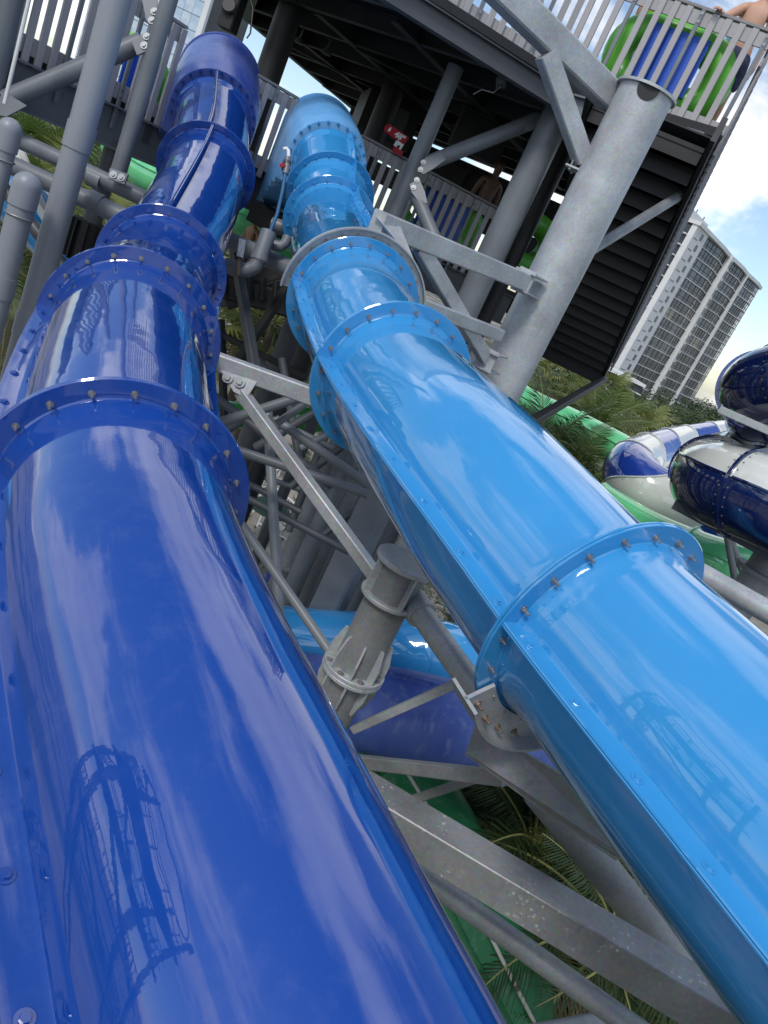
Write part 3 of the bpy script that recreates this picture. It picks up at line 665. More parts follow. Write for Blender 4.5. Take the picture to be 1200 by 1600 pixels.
# lower level beams along the far side of the tower, with slots of daylight between
for (a, c_, hh) in (((590, 196), (985, 372), .30), ):
    b = MB(); b.beam(atz(a[0], a[1], 2.1)-Z*.2, atz(c_[0], c_[1], 2.1)-Z*.2, .12, .5); b.build('far_beam', M['black'], UD, 0)
FBK = thing('shade_screen', 'black horizontal screen boards along the far side of the tower', 'screen', rel(-1, 17, 0))
for (y0, y1, dz0, dz1) in ((0, 0, 1.52, 1.95), (0, 0, .98, 1.36)):
    for (xa, xb) in ((-4.2, -1.5), (-1.45, .6), (.65, 2.7)):
        BOX('screen_board', rel((xa+xb)/2, 17.4+(xa+xb)*.06, (dz0+dz1)/2), V(((xb-xa)/2, 0, 0)), V((0, .03, 0)), Z*((dz1-dz0)/2), M['black'], FBK)
for xa in (-4.2, -1.5, .6, 2.7): BOX('screen_post', rel(xa, 17.5+xa*.12, .9), V((.06, 0, 0)), V((0, .06, 0)), Z*1.2, M['black'], FBK)
CB = thing('control_panel', 'dark hanging control cabinet under the upper deck', 'cabinet', atz(770, 215, 1.5))
b = MB(); c_ = at(752, 208, 12.2); b.box(c_, V((.42, .12, 0)), V((-.04, .14, 0)), Z*.36); b.build('cabinet', M['black'], CB, 0)
b = MB(); b.box(c_+V((.04, -.15, 0)), V((.36, .10, 0)), V((-.004, .012, 0)), Z*.30); b.build('door', M['black'], CB, 0)
# lamps and boxes below the upper deck
for (nm, lb, px_, py_) in (('flood_lamp', 'small pale lamp below the upper deck left of the joist crossing', 512, 75), ('flood_lamp', 'small lamp clipped under the left edge of the upper deck', 470, 58)):
    o = thing(nm, lb, 'lamp', atz(px_, py_, 2.2)); p = atz(px_, py_, 2.25)
    T('stem', p+Z*.3, p, .018, M['grey_dark'], o); b = MB(); b.lathe(p, -Z, [(.03, 0), (.075, .05), (.085, .09), (.0, .10)], 18); b.build('shade', M['grey_dark'], o)
JB = thing('junction_box', 'pale junction box with loose cable under the upper deck', 'box', atz(783, 132, 1.8))
p = atz(783, 128, 2.35); BOX('box', p, RX*.06, UX*.06, FW*.05, M['grey_dark'], JB); BOX('lid', p-FW*.055, RX*.05, UX*.05, FW*.006, M['grey'], JB)
b = MB(); b.path([p-UX*.05, p-UX*.14-RX*.1, p-UX*.10-RX*.25, p-UX*.16-RX*.36], .007, 6); b.build('cable', M['grey'], JB)
LS = thing('loudspeaker', 'black loudspeaker box hanging above the dark blue slide mouth', 'loudspeaker', atz(362, 45, 2.0))
p = at(364, 14, 10.6); b = MB(); b.beam(p+Z*.35, p-Z*.28, .24, .28); b.build('cabinet', M['black'], LS); b = MB(); b.lathe(p-FW*.165-Z*.06, -FW, [(0, .02), (.09, .02), (.11, 0)], 20); b.build('cone', M['black'], LS)
b = MB(); b.path([p+RX*.2+UX*.3, p+RX*.29, p+RX*.25-UX*.35, p+RX*.2-UX*.42], .013, 6); b.build('cable', M['black'], LS)
B('bracket', p+Z*.3, p+Z*.95, .1, .1, M['black'], LS)
# ------------------------------------------------------------------ railings
def railing(name, label, p0, p1, h=1.03, spacing=.145, post_every=5, phase=2, below=.12, bolts=True, mat='board', outward=None, slope_ok=False):
    d = p1-p0; Ln = d.length; dh = d.normalized(); hor = V((dh.x, dh.y, 0)).normalized()
    nrm = V((hor.y, -hor.x, 0))
    if (CAM-p0).dot(nrm) < 0: nrm = -nrm
    if outward is not None: nrm = outward
    o = thing(name, label, 'railing', p0)
    bm_ = M[mat]
    def bar(nm, z, hh, tt, off): 
        b = MB(); b.beam(p0+Z*z+nrm*off, p1+Z*z+nrm*off, tt, hh, Z, .004); return b.build(nm, bm_ if nm != 'top_rail' else M['board_dark'], o, 0)
    bar('top_rail', h, .035, .10, -.02); bar('upper_board', h-.11, .16, .022, 0); bar('lower_board', .06, .17, .022, 0)
    n = int(Ln/spacing)
    pm = MB(); pm.beam(V((0, 0, -below)), V((0, 0, h-.03)), .078, .034, V((0, 1, 0)), .004); pme = pm.mesh('picket', bm_, 0)
    sm = MB(); sm.beam(V((0, 0, -below-.22)), V((0, 0, h-.02)), .05, .03, V((0, 1, 0)), .004); sme = sm.mesh('post', M['grey'], 0)
    ang = math.atan2(nrm.y, nrm.x)-PI/2
    for k in range(n+1):
        p = p0+dh*min(Ln, (k*spacing+.03))
        post = (k % post_every) == phase
        Mx = Matrix.Translation(p+nrm*(.030+random.uniform(-.002, .002)))@Matrix.Rotation(ang, 4, 'Z')@Matrix.Rotation(random.uniform(-.004, .004), 4, 'Y')
        inst('post' if post else 'picket', sme if post else pme, o, Mx)
        if post and bolts:
            for z_ in (h-.07, h-.16, .10, .02): inst('bolt', MID, o, mat_axes(p+nrm*.047+Z*z_, nrm))
    return o
ZF = 0.15
def rail_px(name, label, a, c_, z=ZF, ext0=0, ext1=0, top=True, h=1.03, **k):
    zz_ = z+h if top else z
    p0, p1 = atz(*a, zz_), atz(*c_, zz_)
    if top: p0.z -= h; p1.z -= h
    d = (p1-p0).normalized(); return railing(name, label, p0-d*ext0, p1+d*ext1, h, **k), p0-d*ext0, p1+d*ext1
# left deck: bottoms of pickets at (75,97), top rail at (436,139)
pl0 = atz(75, 97, ZF); pl1 = atz(436, 139, ZF+1.03)-Z*1.03
dl = (pl1-pl0).normalized()
pm0 = at(250, 130, 9.0)
k_m = (rel(-4.34, 10.1, ZF)-pl0).dot(dl)
railing('deck_railing', 'grey slatted railing on the left deck beside the dark blue slide mouth', pl0-dl*1.6, pl0+dl*(k_m-.62))
railing('deck_railing', 'short slatted railing between the two slide mouths against the sky', pl0+dl*(k_m+.66), atz(466, 154, ZF+1.03)-Z*1.03, post_every=4, phase=2)
r3, pr0, pr1 = rail_px('deck_railing', 'grey slatted railing right of the light blue slide mouth under the red sign', (566, 212), (783, 328), post_every=6, phase=2)
# lower deck slab and beams
LD = thing('tower_deck', 'grey lower platform beams where both slides begin', 'platform', rel(-4, 12, ZF))
ld_poly = [pl0-dl*2.2-Z*.12, pl1-Z*.12, V((pr0.x, pr0.y, CAMZ+ZF-.12)), V((pr1.x, pr1.y, CAMZ+ZF-.12)), pr1+(pr1-pr0).normalized()*.9-Z*.12, rel(2.5, 19, ZF-.12), rel(-5, 19, ZF-.12), rel(-9.5, 9.5, ZF-.12)]
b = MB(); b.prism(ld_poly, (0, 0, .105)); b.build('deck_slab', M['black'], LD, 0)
for q in range(4):
    p0, p1 = ld_poly[q], ld_poly[q+1]; d = (p1-p0).normalized(); nn = V((d.y, -d.x, 0)); nn = nn if (CAM-p0).dot(nn) > 0 else -nn
    hh = .46 if q == 0 else .5
    b = MB(); b.ibeam(p0-Z*(hh/2-.03)+nn*-.03, p1-Z*(hh/2-.03)+nn*-.03, .2, hh, .022, .014); b.build('edge_beam', M['grey'] if q == 0 else M['grey_dark'], LD, 0)
    for k in range(int((p1-p0).length/1.3)):
        pb = p0+d*(.25+1.3*k)-nn*.0+Z*.0
        for z_ in (-.06, -.14, -.22, -.30):
            inst('bolt', MID, LD, mat_axes(pb-nn*.022+Z*z_, nn))
            inst('bolt', MID, LD, mat_axes(pb-nn*.022+d*.09+Z*z_, nn))
for q in range(7):
    p0 = ld_poly[0].lerp(ld_poly[1], q/6); B('joist', p0-Z*.12, p0+V((-dl.y, dl.x, 0))*2.2-Z*.12, .1, .2, M['grey_dark'], LD)
for q in range(6):
    p0 = ld_poly[2].lerp(ld_poly[3], q/5); B('joist', p0-Z*.12, p0+V((-.3, 1, 0))*3-Z*.12, .1, .2, M['black'], LD)
# upper deck railings
ZT = 2.75; HR = 1.2
pu0 = atz(915, 82, ZT+.0); 
uf0 = atz(935, 168, ZT); uf1 = atz(1168, 238, ZT)
uf1 = atz(1130, 24, ZT+HR)-Z*HR
ufl = atz(1000, -21, ZT+HR)-Z*HR
du = (uf1-ufl).normalized()
C0 = ufl-du*.5; C1 = uf1+du*.72
railing('deck_railing', 'grey slatted front railing of the upper deck with a green raft behind it', C0, C1, HR, spacing=.165, post_every=5, phase=3)
L0 = atz(700, -20, ZT+.1); L0.z = CAMZ+ZT
dlft = (atz(672, 0, ZT)-atz(905, 150, ZT)).normalized()
railing('deck_railing', 'slatted railing of the upper deck running up to the top edge', C0+dlft*.10, C0+dlft*4.9, HR, spacing=.165, post_every=5, phase=2)
# ------------------------------------------------------------------ stair going down behind the big column
ST = thing('staircase', 'dark stair seen from below descending behind the big galvanised column', 'staircase', rel(2.0, 13.2, -1.0))
s_r0 = atz(1110, 232, 2.42); s_r1 = at(948, 578, 14.4)
dst = s_r1-s_r0; wv = V((-(dst.y), dst.x, 0)).normalized(); 
if wv.x > 0: wv = -wv
WST = 1.5; NS = 17
for k in range(NS):
    p = s_r0+dst*((k+.5)/NS); hd = V((dst.x, dst.y, 0)); run = hd.length/NS
    hn = hd.normalized()
    BOX('tread', p+wv*(WST/2)+Z*.03, wv*(WST/2-.05), hn*(run*.56), Z*.025, M['black'], ST)
    BOX('riser', p+wv*(WST/2)-Z*.065-hn*(run*.48), wv*(WST/2-.05), hn*.012, Z*.07, M['black'], ST)
for off in (0, WST):
    b = MB(); b.beam(s_r0+wv*off-dst.normalized()*.3, s_r1+wv*off+dst.normalized()*.15, .06, .34); b.build('stringer', M['black'], ST, 0)
b = MB(); b.prism([s_r0+Z*.09, s_r0+wv*WST+Z*.09, s_r1+wv*WST+Z*.09, s_r1+Z*.09], Z*.02); b.build('soffit', M['black'], ST, 0)
BOX('bottom_landing', s_r1+wv*(WST/2)-Z*.12+hn*.5, wv*(WST/2), hn*.5, Z*.2, M['black'], ST)
# sloped side railing, seen edge-on
out = -wv
SR = thing('stair_railing', 'slatted railing running down the open side of the dark stair', 'railing', s_r0)
pkm = MB(); pkm.beam(V((0, 0, -.15)), V((0, 0, 1.0)), .05, .034, V((0, 1, 0)), .004); pke = pkm.mesh('picket', M['board_dark'], 0)
a_ = math.atan2(out.y, out.x)-PI/2
sp0 = C1+out*.0; 
for k in range(44):
    p = s_r0+dst*((k+.3)/44)+out*.07+Z*.12
    inst('picket', pke, SR, Matrix.Translation(p)@Matrix.Rotation(a_, 4, 'Z'))
for z_, hh in ((1.05, .05), (.9, .12), (.15, .12)):
    b = MB(); b.beam(s_r0+out*.045+Z*(z_+.06), s_r1+out*.045+Z*(z_+.06), .03, hh); b.build('rail', M['board_dark'], SR, 0)
strut = thing('steel_brace', 'grey round brace from the big column up to the stair landing', 'brace', at(940, 380, 8.0))
strutT('pipe', 905, 402, 7.75, 1078, 296, 9.4, 16, M['galv_dark'], strut); BOX('end_plate', at(1080, 294, 9.4), RX*.05, UX*.03, FW*.05, M['grey'], strut)
strut = thing('steel_brace', 'black square brace from the stair foot down past the palm fronds', 'brace', at(830, 660, 9.5))
strutB('bar', 815, 668, 8.3, 945, 592, 14.4, 11, M['black'], strut)
# ------------------------------------------------------------------ tower posts and braces
MF = thing('braced_post', 'grey tubular post with bolted braces in front of the red sign railing', 'post', V((at(660, 230, 10.3).x, at(660, 230, 10.3).y, 0)))
pm_ = at(662, 225, 10.3)
vert(pm_, -1.4, ZU-.2, .115, 'post', M['grey'], MF)
strutT('brace', 672, 254, 10.25, 842, 186, 10.3, 23, M['grey'], MF)
strutT('brace', 650, 305, 10.25, 690, 400, 10.0, 22, M['grey'], MF)
def gus(parent, pts_px, d_, th=.016, mat='grey'):
    b = MB(); b.prism([at(x, y, d_) for x, y in pts_px], FW*th); return b.build('gusset_plate', M[mat], parent, 0)
gus(MF, [(652, 268), (665, 246), (690, 238), (696, 250), (676, 264), (662, 272)], 10.12)
bolts_on(MF, at(657, 265, 10.115), -FW, RX, UX, ((0, 0), (.04, .1)), BIG)
gus(MF, [(640, 288), (655, 278), (664, 300), (668, 318), (652, 312), (643, 300)], 10.12)
bolts_on(MF, at(646, 293, 10.115), -FW, RX, UX, ((0, 0), (.045, .105)), BIG)
gus(MF, [(826, 180), (845, 176), (842, 200), (818, 206)], 10.2)
cA = at(800, 330, 10.4)
CAo = thing('tower_column', 'thick dark grey tower column just left of the big galvanised column', 'column', V((cA.x, cA.y, 0)))
vert(cA, GZ, ZU-.1, .205, 'shaft', M['grey'], CAo); 
cB = at(838, 330, 11.6)
CBo = thing('tower_column', 'thin black tower column between the dark grey and galvanised columns', 'column', V((cB.x, cB.y, 0)))
vert(cB, GZ, ZU-.1, .12, 'shaft', M['black'], CBo)
cC = at(430, 85, 11.2)
CCo = thing('tower_column', 'black column rising between the two slide mouths', 'column', V((cC.x, cC.y, 0)))
vert(cC, GZ, ZU, .2, 'shaft', M['black'], CCo)
cD = at(585, 215, 13.5)
CDo = thing('tower_column', 'black column behind the light blue slide mouth', 'column', V((cD.x, cD.y, 0)))
vert(cD, GZ, ZU, .2, 'shaft', M['black'], CDo)
cE = at(575, 195, 15)
BK = thing('equipment_block', 'black equipment housing under the deck behind the light blue mouth', 'housing', rel(-2.6, 15.5, ZF))
b = MB(); b.box(at(600, 190, 14.5), V((.5, .2, 0)), V((-.2, .5, 0)), Z*.35); b.build('housing', M['black'], BK, 0)
BOX('door', at(600, 190, 14.5)+V((.2, -.52, 0)), V((.3, .1, 0)), V((-.004, .012, 0)), Z*.28, M['grey_dark'], BK)
# left frame: post, brace
LF = thing('braced_post', 'grey tubular post and slanting brace before the left deck railing', 'post', V((at(215, 140, 7.4).x, at(215, 140, 7.4).y, 0)))
pf = at(226, 130, 7.5); vert(pf, zon(pf, 180, 268), 1.9, .082, 'post', M['grey'], LF)
strutT('brace', 8, 157, 7.4, 222, 66, 7.5, 29, M['grey'], LF)
gus(LF, [(206, 65), (226, 50), (237, 56), (232, 78), (214, 86)], 7.35)
bolts_on(LF, at(229, 57, 7.345), -FW, RX, UX, ((0, 0), (-.025, -.09)), BIG)
gus(LF, [(220, -10), (245, -8), (248, 30), (238, 43), (228, 30)], 7.35)
bolts_on(LF, at(241, 18, 7.345), -FW, RX, UX, ((0, 0), (-.025, -.09)), BIG)
gus(LF, [(0, 150), (18, 150), (42, 165), (10, 182), (-12, 178)], 7.3)
gus(LF, [(172, 262), (200, 272), (194, 288), (168, 278)], 7.4, .03)
bolts_on(LF, at(177, 273, 7.395), -FW, RX, UX, ((0, 0), (.08, -.03)), BIG)
LP = thing('tower_column', 'grey column cut by the left picture edge at the top', 'column', V((at(2, 60, 7.2).x, at(2, 60, 7.2).y, 0)))
vert(at(0, 60, 7.2), -.6, 2.0, .13, 'shaft', M['grey'], LP)
for (a, d_, wp, lb) in (((-20, 196, 300, 345), 7.6, 25, 'upper grey cross pipe below the left deck'), ((-10, 245, 260, 370), 7.2, 29, 'lower grey cross pipe below the left deck')):
    o = thing('cross_pipe', lb, 'pipe', at(100, 260, d_)); strutT('pipe', a[0], a[1], d_, a[2], a[3], d_, wp, M['grey'], o); strutT('coupling', 140, a[1]+(a[3]-a[1])*.55-2, d_, 160, a[1]+(a[3]-a[1])*.55+8, d_, wp+3, M['grey'], o)
o = thing('steel_brace', 'dark brace pipe slanting low behind the grey plastic pipes', 'brace', at(60, 370, 8)); strutT('pipe', -20, 260, 8, 140, 470, 8, 20, M['grey_dark'], o)
o = thing('tower_column', 'dark column with black sleeve below the left deck behind the cross pipes', 'column', V((at(150, 330, 9).x, at(150, 330, 9).y, 0)))
pq = at(155, 310, 9); vert(pq, GZ, -.3, .11, 'shaft', M['grey_dark'], o)
zq = zon(pq, 140, 380)
b = MB(); b.lathe(V((pq.x, pq.y, CAMZ+zq)), Z, [(.12, -.25), (.19, -.25), (.19, .25), (.12, .25)], 16, closed_prof=True); b.build('sleeve', M['black'], o)
for k in range(10):
    a = 2*PI*k/10; d = V((math.cos(a), math.sin(a), 0)); BOX('fin', V((pq.x, pq.y, CAMZ+zq))+d*.21, d*.035, d.cross(Z)*.01, Z*.24, M['black'], o)
# ------------------------------------------------------------------ grey plastic pipes
PV = thing('plastic_pipe', 'tall grey plastic drain pipe crossing the left deck', 'pipe', V((at(110, 265, 6.7).x, at(110, 265, 6.7).y, 0)))
pp = at(113, 255, 6.7); vert(pp, GZ, 2.6, .118, 'pipe', M['pvc'], PV, 40)
for (px_, py_) in ((124, 212), (38, 505)):
    z_ = zon(pp, px_, py_); vert(pp, z_-.12, z_+.1, .128, 'coupling', M['pvc'], PV, 40)
def vent(px_, py_, d_, r, lb, zc=[.25]):
    p = at(px_, py_, d_); o = thing('vent_pipe', lb, 'pipe', V((p.x, p.y, 0))); z_ = p.z-CAMZ
    vert(p, GZ, z_, r, 'pipe', M['pvc'], o, 36)
    b = MB(); b.lathe(p-Z*.22, Z, [(r, 0), (r+.012, .0), (r+.012, .18)]+[((r+.012)*math.cos(a*PI/16), .18+(r+.012)*math.sin(a*PI/16)) for a in range(1, 9)], 36); b.build('cap', M['pvc'], o)
    for k in zc:
        vert(p, z_-k-.8, z_-k-.6, r+.011, 'coupling', M['pvc'], o, 36)
    b = MB(); b.path([p-Z*.30+V((r*1.1*math.cos(a*.42), r*1.1*math.sin(a*.42), 0)) for a in range(15)], .008, 5, True); b.build('strap', M['galv_dark'], o)
    return o
vent(17, 196, 6.6, .092, 'shorter grey vent pipe with rounded cap at the left picture edge')
vent(44, 284, 6.4, .108, 'grey vent pipe with rounded cap left of the tall drain pipe')
CO = thing('conduit_pipe', 'thin pale vertical conduit in front of the left railing', 'pipe', V((at(22, 90, 6.9).x, at(22, 90, 6.9).y, 0)))
pc_ = at(24, 90, 6.9); vert(pc_, zon(pc_, 2, 160), 2.2, .018, 'conduit', M['white'], CO, 10)
EP = thing('plastic_pipe', 'grey plastic pipe with elbows below the light blue slide mouth', 'pipe', at(395, 420, 7.6))
b = MB(); b.path(smooth_pts([at(352, 414, 7.5), at(372, 422, 7.5), at(392, 428, 7.5), at(400, 420, 7.5), at(404, 408, 7.5), at(410, 390, 7.5), at(418, 366, 7.5)], 2), .075, 18); b.build('elbow', M['grey'], EP)
strutT('pipe', 403, 410, 7.5, 420, 362, 7.5, 25, M['grey'], EP)
strutT('coupling', 404, 408, 7.5, 407, 398, 7.5, 28, M['grey'], EP)
b = MB(); b.path(smooth_pts([at(416, 378, 7.7), at(430, 384, 7.7), at(440, 388, 7.7), at(447, 380, 7.7), at(450, 370, 7.7)], 1), .055, 16); b.build('branch', M['grey'], EP)
o = thing('cross_pipe', 'grey cross pipe running behind the plastic elbows to the grey collar', 'pipe', at(400, 390, 8)); strutT('pipe', 330, 362, 8.1, 470, 428, 7.8, 27, M['grey'], o)
o = thing('cross_pipe', 'short grey pipe behind the light blue mouth above the elbows', 'pipe', at(440, 355, 8.6)); strutT('pipe', 425, 350, 8.6, 470, 366, 8.6, 22, M['grey'], o)
STR = thing('ratchet_strap', 'frayed hanging strap with buckle between the two slides', 'strap', at(375, 420, 7.3))
B('webbing', at(377, 376, 7.35), at(371, 430, 7.35), .04, .012, paint('brown_webbing', (.12, .085, .05, 1)), STR); B('buckle', at(378, 374, 7.33), at(374, 402, 7.33), .075, .03, M['bolt'], STR)
# black machinery under the lower deck behind the pipes
PB = thing('pump_skid', 'black under-deck machinery behind the plastic elbows', 'machinery', at(430, 440, 10))
for (x0, y0, x1, y1, ww) in ((350, 445, 470, 480, 60), (355, 470, 470, 440, 40), (400, 330, 470, 370, 55)):
    strutB('beam', x0, y0, 10.3, x1, y1, 10.3, ww, M['black'], PB, k=.6)
for k in range(6): strutB('slat', 352+k*20, 420+k*5, 10.0, 349+k*20, 462+k*3, 10.0, 8, M['black'], PB)
b = MB(); b.prism([at(330, 430, 10.6), at(480, 400, 10.6), at(480, 475, 10.6), at(335, 478, 10.6)], FW*.05); b.build('back_panel', M['black'], PB, 0)
# ------------------------------------------------------------------ sign
SG = thing('height_sign', 'red height sign reading 48 inches on the railing under the deck', 'sign', at(620, 222, 11.0))
def sgp(px_, py_): return at(px_, py_, 11.0)
# sign axes: along the top edge
sa = (sgp(640, 222)-sgp(602, 196)).normalized(); sb = (UX-sa*UX.dot(sa)).normalized(); sn = sa.cross(sb)
so = sgp(622, 212)
if sn.dot(CAM-so) < 0: sn = -sn
def sgpoly(nm, pts2, mat, off, th, parent=SG):
    b = MB(); b.prism([so+(sa*x+sb*y)*.8+sn*off for x, y in pts2], sn*th); return b.build(nm, mat, parent, 0)
pr = [(-.21*1+.085*-math.sin(a*PI/8), .085*math.cos(a*PI/8)) for a in range(9)]
sgpoly('sign_board', [(.19, .085)]+pr+[(.19, -.085)], M['red'], 0, .012)
sgpoly('sign_foot', [(.06, -.30), (.26, -.30), (.26, -.20), (.06, -.20)], M['red'], 0, .012)
sgpoly('sign_neck', [(.03, -.2), (.19, -.2), (.19, -.085), (.03, -.085)], M['white'], .001, .010)
sgpoly('pictogram', [(.10, -.2), (.10, -.16), (.115, -.145), (.135, -.145), (.15, -.16), (.15, -.2)], M['black'], .011, .004)
sgpoly('arrow', [(-.205, .045), (-.175, .045), (-.175, -.005), (-.155, -.005), (-.19, -.05), (-.225, -.005), (-.205, -.005)], M['white'], .013, .003)
cu = bpy.data.curves.new('lettering', 'FONT'); cu.body = '48"'; cu.size = .125; cu.extrude = .002; cu.align_x = 'CENTER'; cu.offset = .004
tmp = bpy.data.objects.new('lettering_source', cu); col.objects.link(tmp); bpy.context.view_layer.update(); tme = bpy.data.meshes.new_from_object(tmp.evaluated_get(bpy.context.evaluated_depsgraph_get())); bpy.data.objects.remove(tmp)
tme.materials.clear(); tme.materials.append(M['white']); to = bpy.data.objects.new('lettering', tme); col.objects.link(to)
Mt = Matrix((sa, sb, sn)).transposed().to_4x4() if sa.cross(sb).dot(sn) > 0 else Matrix((sa, sb, -sn)).transposed().to_4x4()
Mt.translation = so+sa*.032-sb*.044+sn*.016-org(SG); to.parent = SG; to.matrix_basis = Mt
# ------------------------------------------------------------------ ground
gm, gn, gpn = new_mat('ground')
mp, no, mr, mi = noise_mix(gn, gpn, (.19, .165, .13, 1), (.28, .26, .225, 1), .35, 10, .35, .65)
n2 = N(gn, 'ShaderNodeTexNoise', i_Scale=.06, i_Detail=4); L(gn, mp.outputs[0], n2.inputs['Vector'])
m2 = N(gn, 'ShaderNodeMapRange'); L(gn, n2.outputs[0], m2.inputs['Value']); m2.inputs['From Min'].default_value = .5; m2.inputs['From Max'].default_value = .56
x2 = N(gn, 'ShaderNodeMix', data_type='RGBA'); L(gn, m2.outputs[0], x2.inputs['Factor']); L(gn, mi.outputs['Result'], x2.inputs['A']); x2.inputs['B'].default_value = (.05, .06, .03, 1)
L(gn, x2.outputs['Result'], gpn.inputs['Base Color']); gpn.inputs['Roughness'].default_value = .9; bump(gn, gpn, no.outputs[0], .4, .05)
b = MB(); b.add([V((-1500, -1500, 0)), V((1500, -1500, 0)), V((1500, 1500, 0)), V((-1500, 1500, 0))], [[0, 1, 2, 3]])
tag(b.build('ground', gm, None, 0), kind='structure')
def gpx(px_, py_, z=0.0): return atz(px_, py_, z-CAMZ)
pathm = paint('concrete_path', (.36, .33, .28, 1), (.29, .265, .22, 1), .85, 1.2)
b = MB(); b.prism([gpx(405, 735), gpx(440, 725), gpx(500, 790), gpx(480, 830), gpx(500, 880), gpx(455, 900), gpx(440, 850), gpx(460, 800)], (0, 0, .004)); tag(b.build('path', pathm, None, 0), kind='structure')
# ------------------------------------------------------------------ foliage
def leafmat(name, c, c2, scale=2.0):
    m_, n, p = new_mat(name); noise_mix(n, p, c, c2, scale, 3, .3, .7)
    p.inputs['Roughness'].default_value = .45
    tr = N(n, 'ShaderNodeBsdfTranslucent'); tr.inputs[0].default_value = tuple(x*1.3 for x in c2[:3])+(1,)
    ms = N(n, 'ShaderNodeMixShader'); ms.inputs[0].default_value = .3
    L(n, p.outputs[0], ms.inputs[1]); L(n, tr.outputs[0], ms.inputs[2]); L(n, ms.outputs[0], n.nodes['Material Output'].inputs[0]); return m_
PALM = [leafmat('palm_leaf', (.045, .085, .02, 1), (.09, .14, .03, 1)), leafmat('palm_leaf_yellow', (.12, .15, .03, 1), (.20, .22, .06, 1)), leafmat('palm_leaf_dark', (.025, .05, .018, 1), (.05, .08, .028, 1)), leafmat('palm_leaf_dry', (.13, .085, .04, 1), (.2, .14, .07, 1))]
BARK = paint('palm_bark', (.13, .11, .085, 1), (.08, .065, .05, 1), .9, 8)
STEM = paint('frond_stem', (.22, .24, .07, 1), (.16, .15, .06, 1), .6)
def frond_mesh(seed, mat, Lr=2.6, droop=1.0, nl=46, wl=.62):
    rnd = random.Random(seed); b = MB(); pts = []
    for k in range(15):
        t = k/14; pts.append(V((Lr*(t-.12*droop*t*t), 0, Lr*(.42*t-.62*droop*t*t))))
    b.path(pts, .02, 5, rs=[.028*(1-.8*k/14) for k in range(15)])
    nst = len(b.f)
    for k in range(nl):
        t = .10+.89*k/(nl-1); f = t*14; i0 = min(13, int(f)); p = pts[i0].lerp(pts[i0+1], f-i0); tg = (pts[i0+1]-pts[i0]).normalized()
        nrm = V((-tg.z, 0, tg.x))
        ll = wl*(math.sin(PI*min(1, .12+t*.92))**.6)*rnd.uniform(.85, 1.1)+.08
        for sd in (-1, 1):
            d = (tg*(.55+.5*t)+V((0, sd, 0))*(1.0-.25*t)+nrm*rnd.uniform(-.1, .35)).normalized()
            w_ = .022*(1-.3*t)
            a = p; m_ = p+d*(ll*.5)+V((0, 0, -.04*ll)); e = p+d*ll+V((0, 0, -rnd.uniform(.18, .42)*ll))
            x = tg*w_
            b.add([a-x*.5, a+x*.5, m_+x, m_-x, e], [[0, 1, 2, 3], [3, 2, 4]])
    me = bpy.data.meshes.new('frond'); me.from_pydata([tuple(p) for p in b.v], [], b.f)
    me.materials.append(mat); me.materials.append(STEM)
    for i, pl in enumerate(me.polygons):
        pl.material_index = 1 if i < nst else 0
    return me
FR = {k: [frond_mesh(k*10+j, PALM[k], droop=(.55, .9, 1.25, 1.6)[j]) for j in range(4)] for k in range(4)}
def fan_mesh(seed, mat):
    rnd = random.Random(seed); b = MB(); pts = [V((1.15*k/6, 0, .35*k/6-.28*(k/6)**2)) for k in range(7)]
    b.path(pts, .014, 5); nst = len(b.f); c = pts[-1]
    for k in range(27):
        a = math.radians(-125+250*k/26); d = V((math.cos(a), math.sin(a), .12*math.cos(a*2))).normalized(); ll = rnd.uniform(.75, .95); x = d.cross(Z).normalized()*.032
        m_ = c+d*ll*.55; e = c+d*ll+V((0, 0, -rnd.uniform(.1, .35)))
        b.add([c-x*.3, c+x*.3, m_+x, m_-x, e], [[0, 1, 2, 3], [3, 2, 4]])
    me = bpy.data.meshes.new('fan_leaf'); me.from_pydata([tuple(p) for p in b.v], [], b.f); me.materials.append(mat); me.materials.append(STEM)
    for i, pl in enumerate(me.polygons): pl.material_index = 1 if i < nst else 0
    return me
FAN = {k: [fan_mesh(90+k*5+j, PALM[k]) for j in range(3)] for k in range(4)}
def palm(crown, label, kind=0, size=1.0, n=20, fan=False, tr=.14, seed=0, cat='palm tree', group=None):
    rnd = random.Random(seed+3); c = V(crown)
    o = thing('palm_tree', label, cat, V((c.x, c.y, 0)), group)
    off = V((rnd.uniform(-.6, .6), rnd.uniform(-.6, .6), 0))
    if c.z > .3:
        pts = [V((c.x, c.y, 0))+off*(1-(k/8))**2+Z*(c.z*k/8) for k in range(9)]
        b = MB(); b.path(pts, tr, 10, rs=[tr*(1.25-.5*k/8)*size for k in range(9)]); b.build('trunk', BARK, o)
    for k in range(n):
        t = k/(n-1); az = k*2.39996+rnd.uniform(-.25, .25); el = math.radians(68-112*t+rnd.uniform(-8, 8))
        src = (FAN if fan else FR)[3 if (k >= n-2 and rnd.random() < .7) else (kind if rnd.random() < .8 else (1 if rnd.random() < .5 else 0))]
        me = src[min(len(src)-1, int(t*len(src)))]
        s_ = size*rnd.uniform(.85, 1.1)
        Mx = Matrix.Translation(c)@Matrix.Rotation(az, 4, 'Z')@Matrix.Rotation(-el*.75, 4, 'Y')@Matrix.Rotation(rnd.uniform(-.5, .5), 4, 'X')@Matrix.Scale(s_, 4)
        inst('frond', me, o, Mx)
    return o
def crownpx(px_, py_, d_): return at(px_, py_, d_)
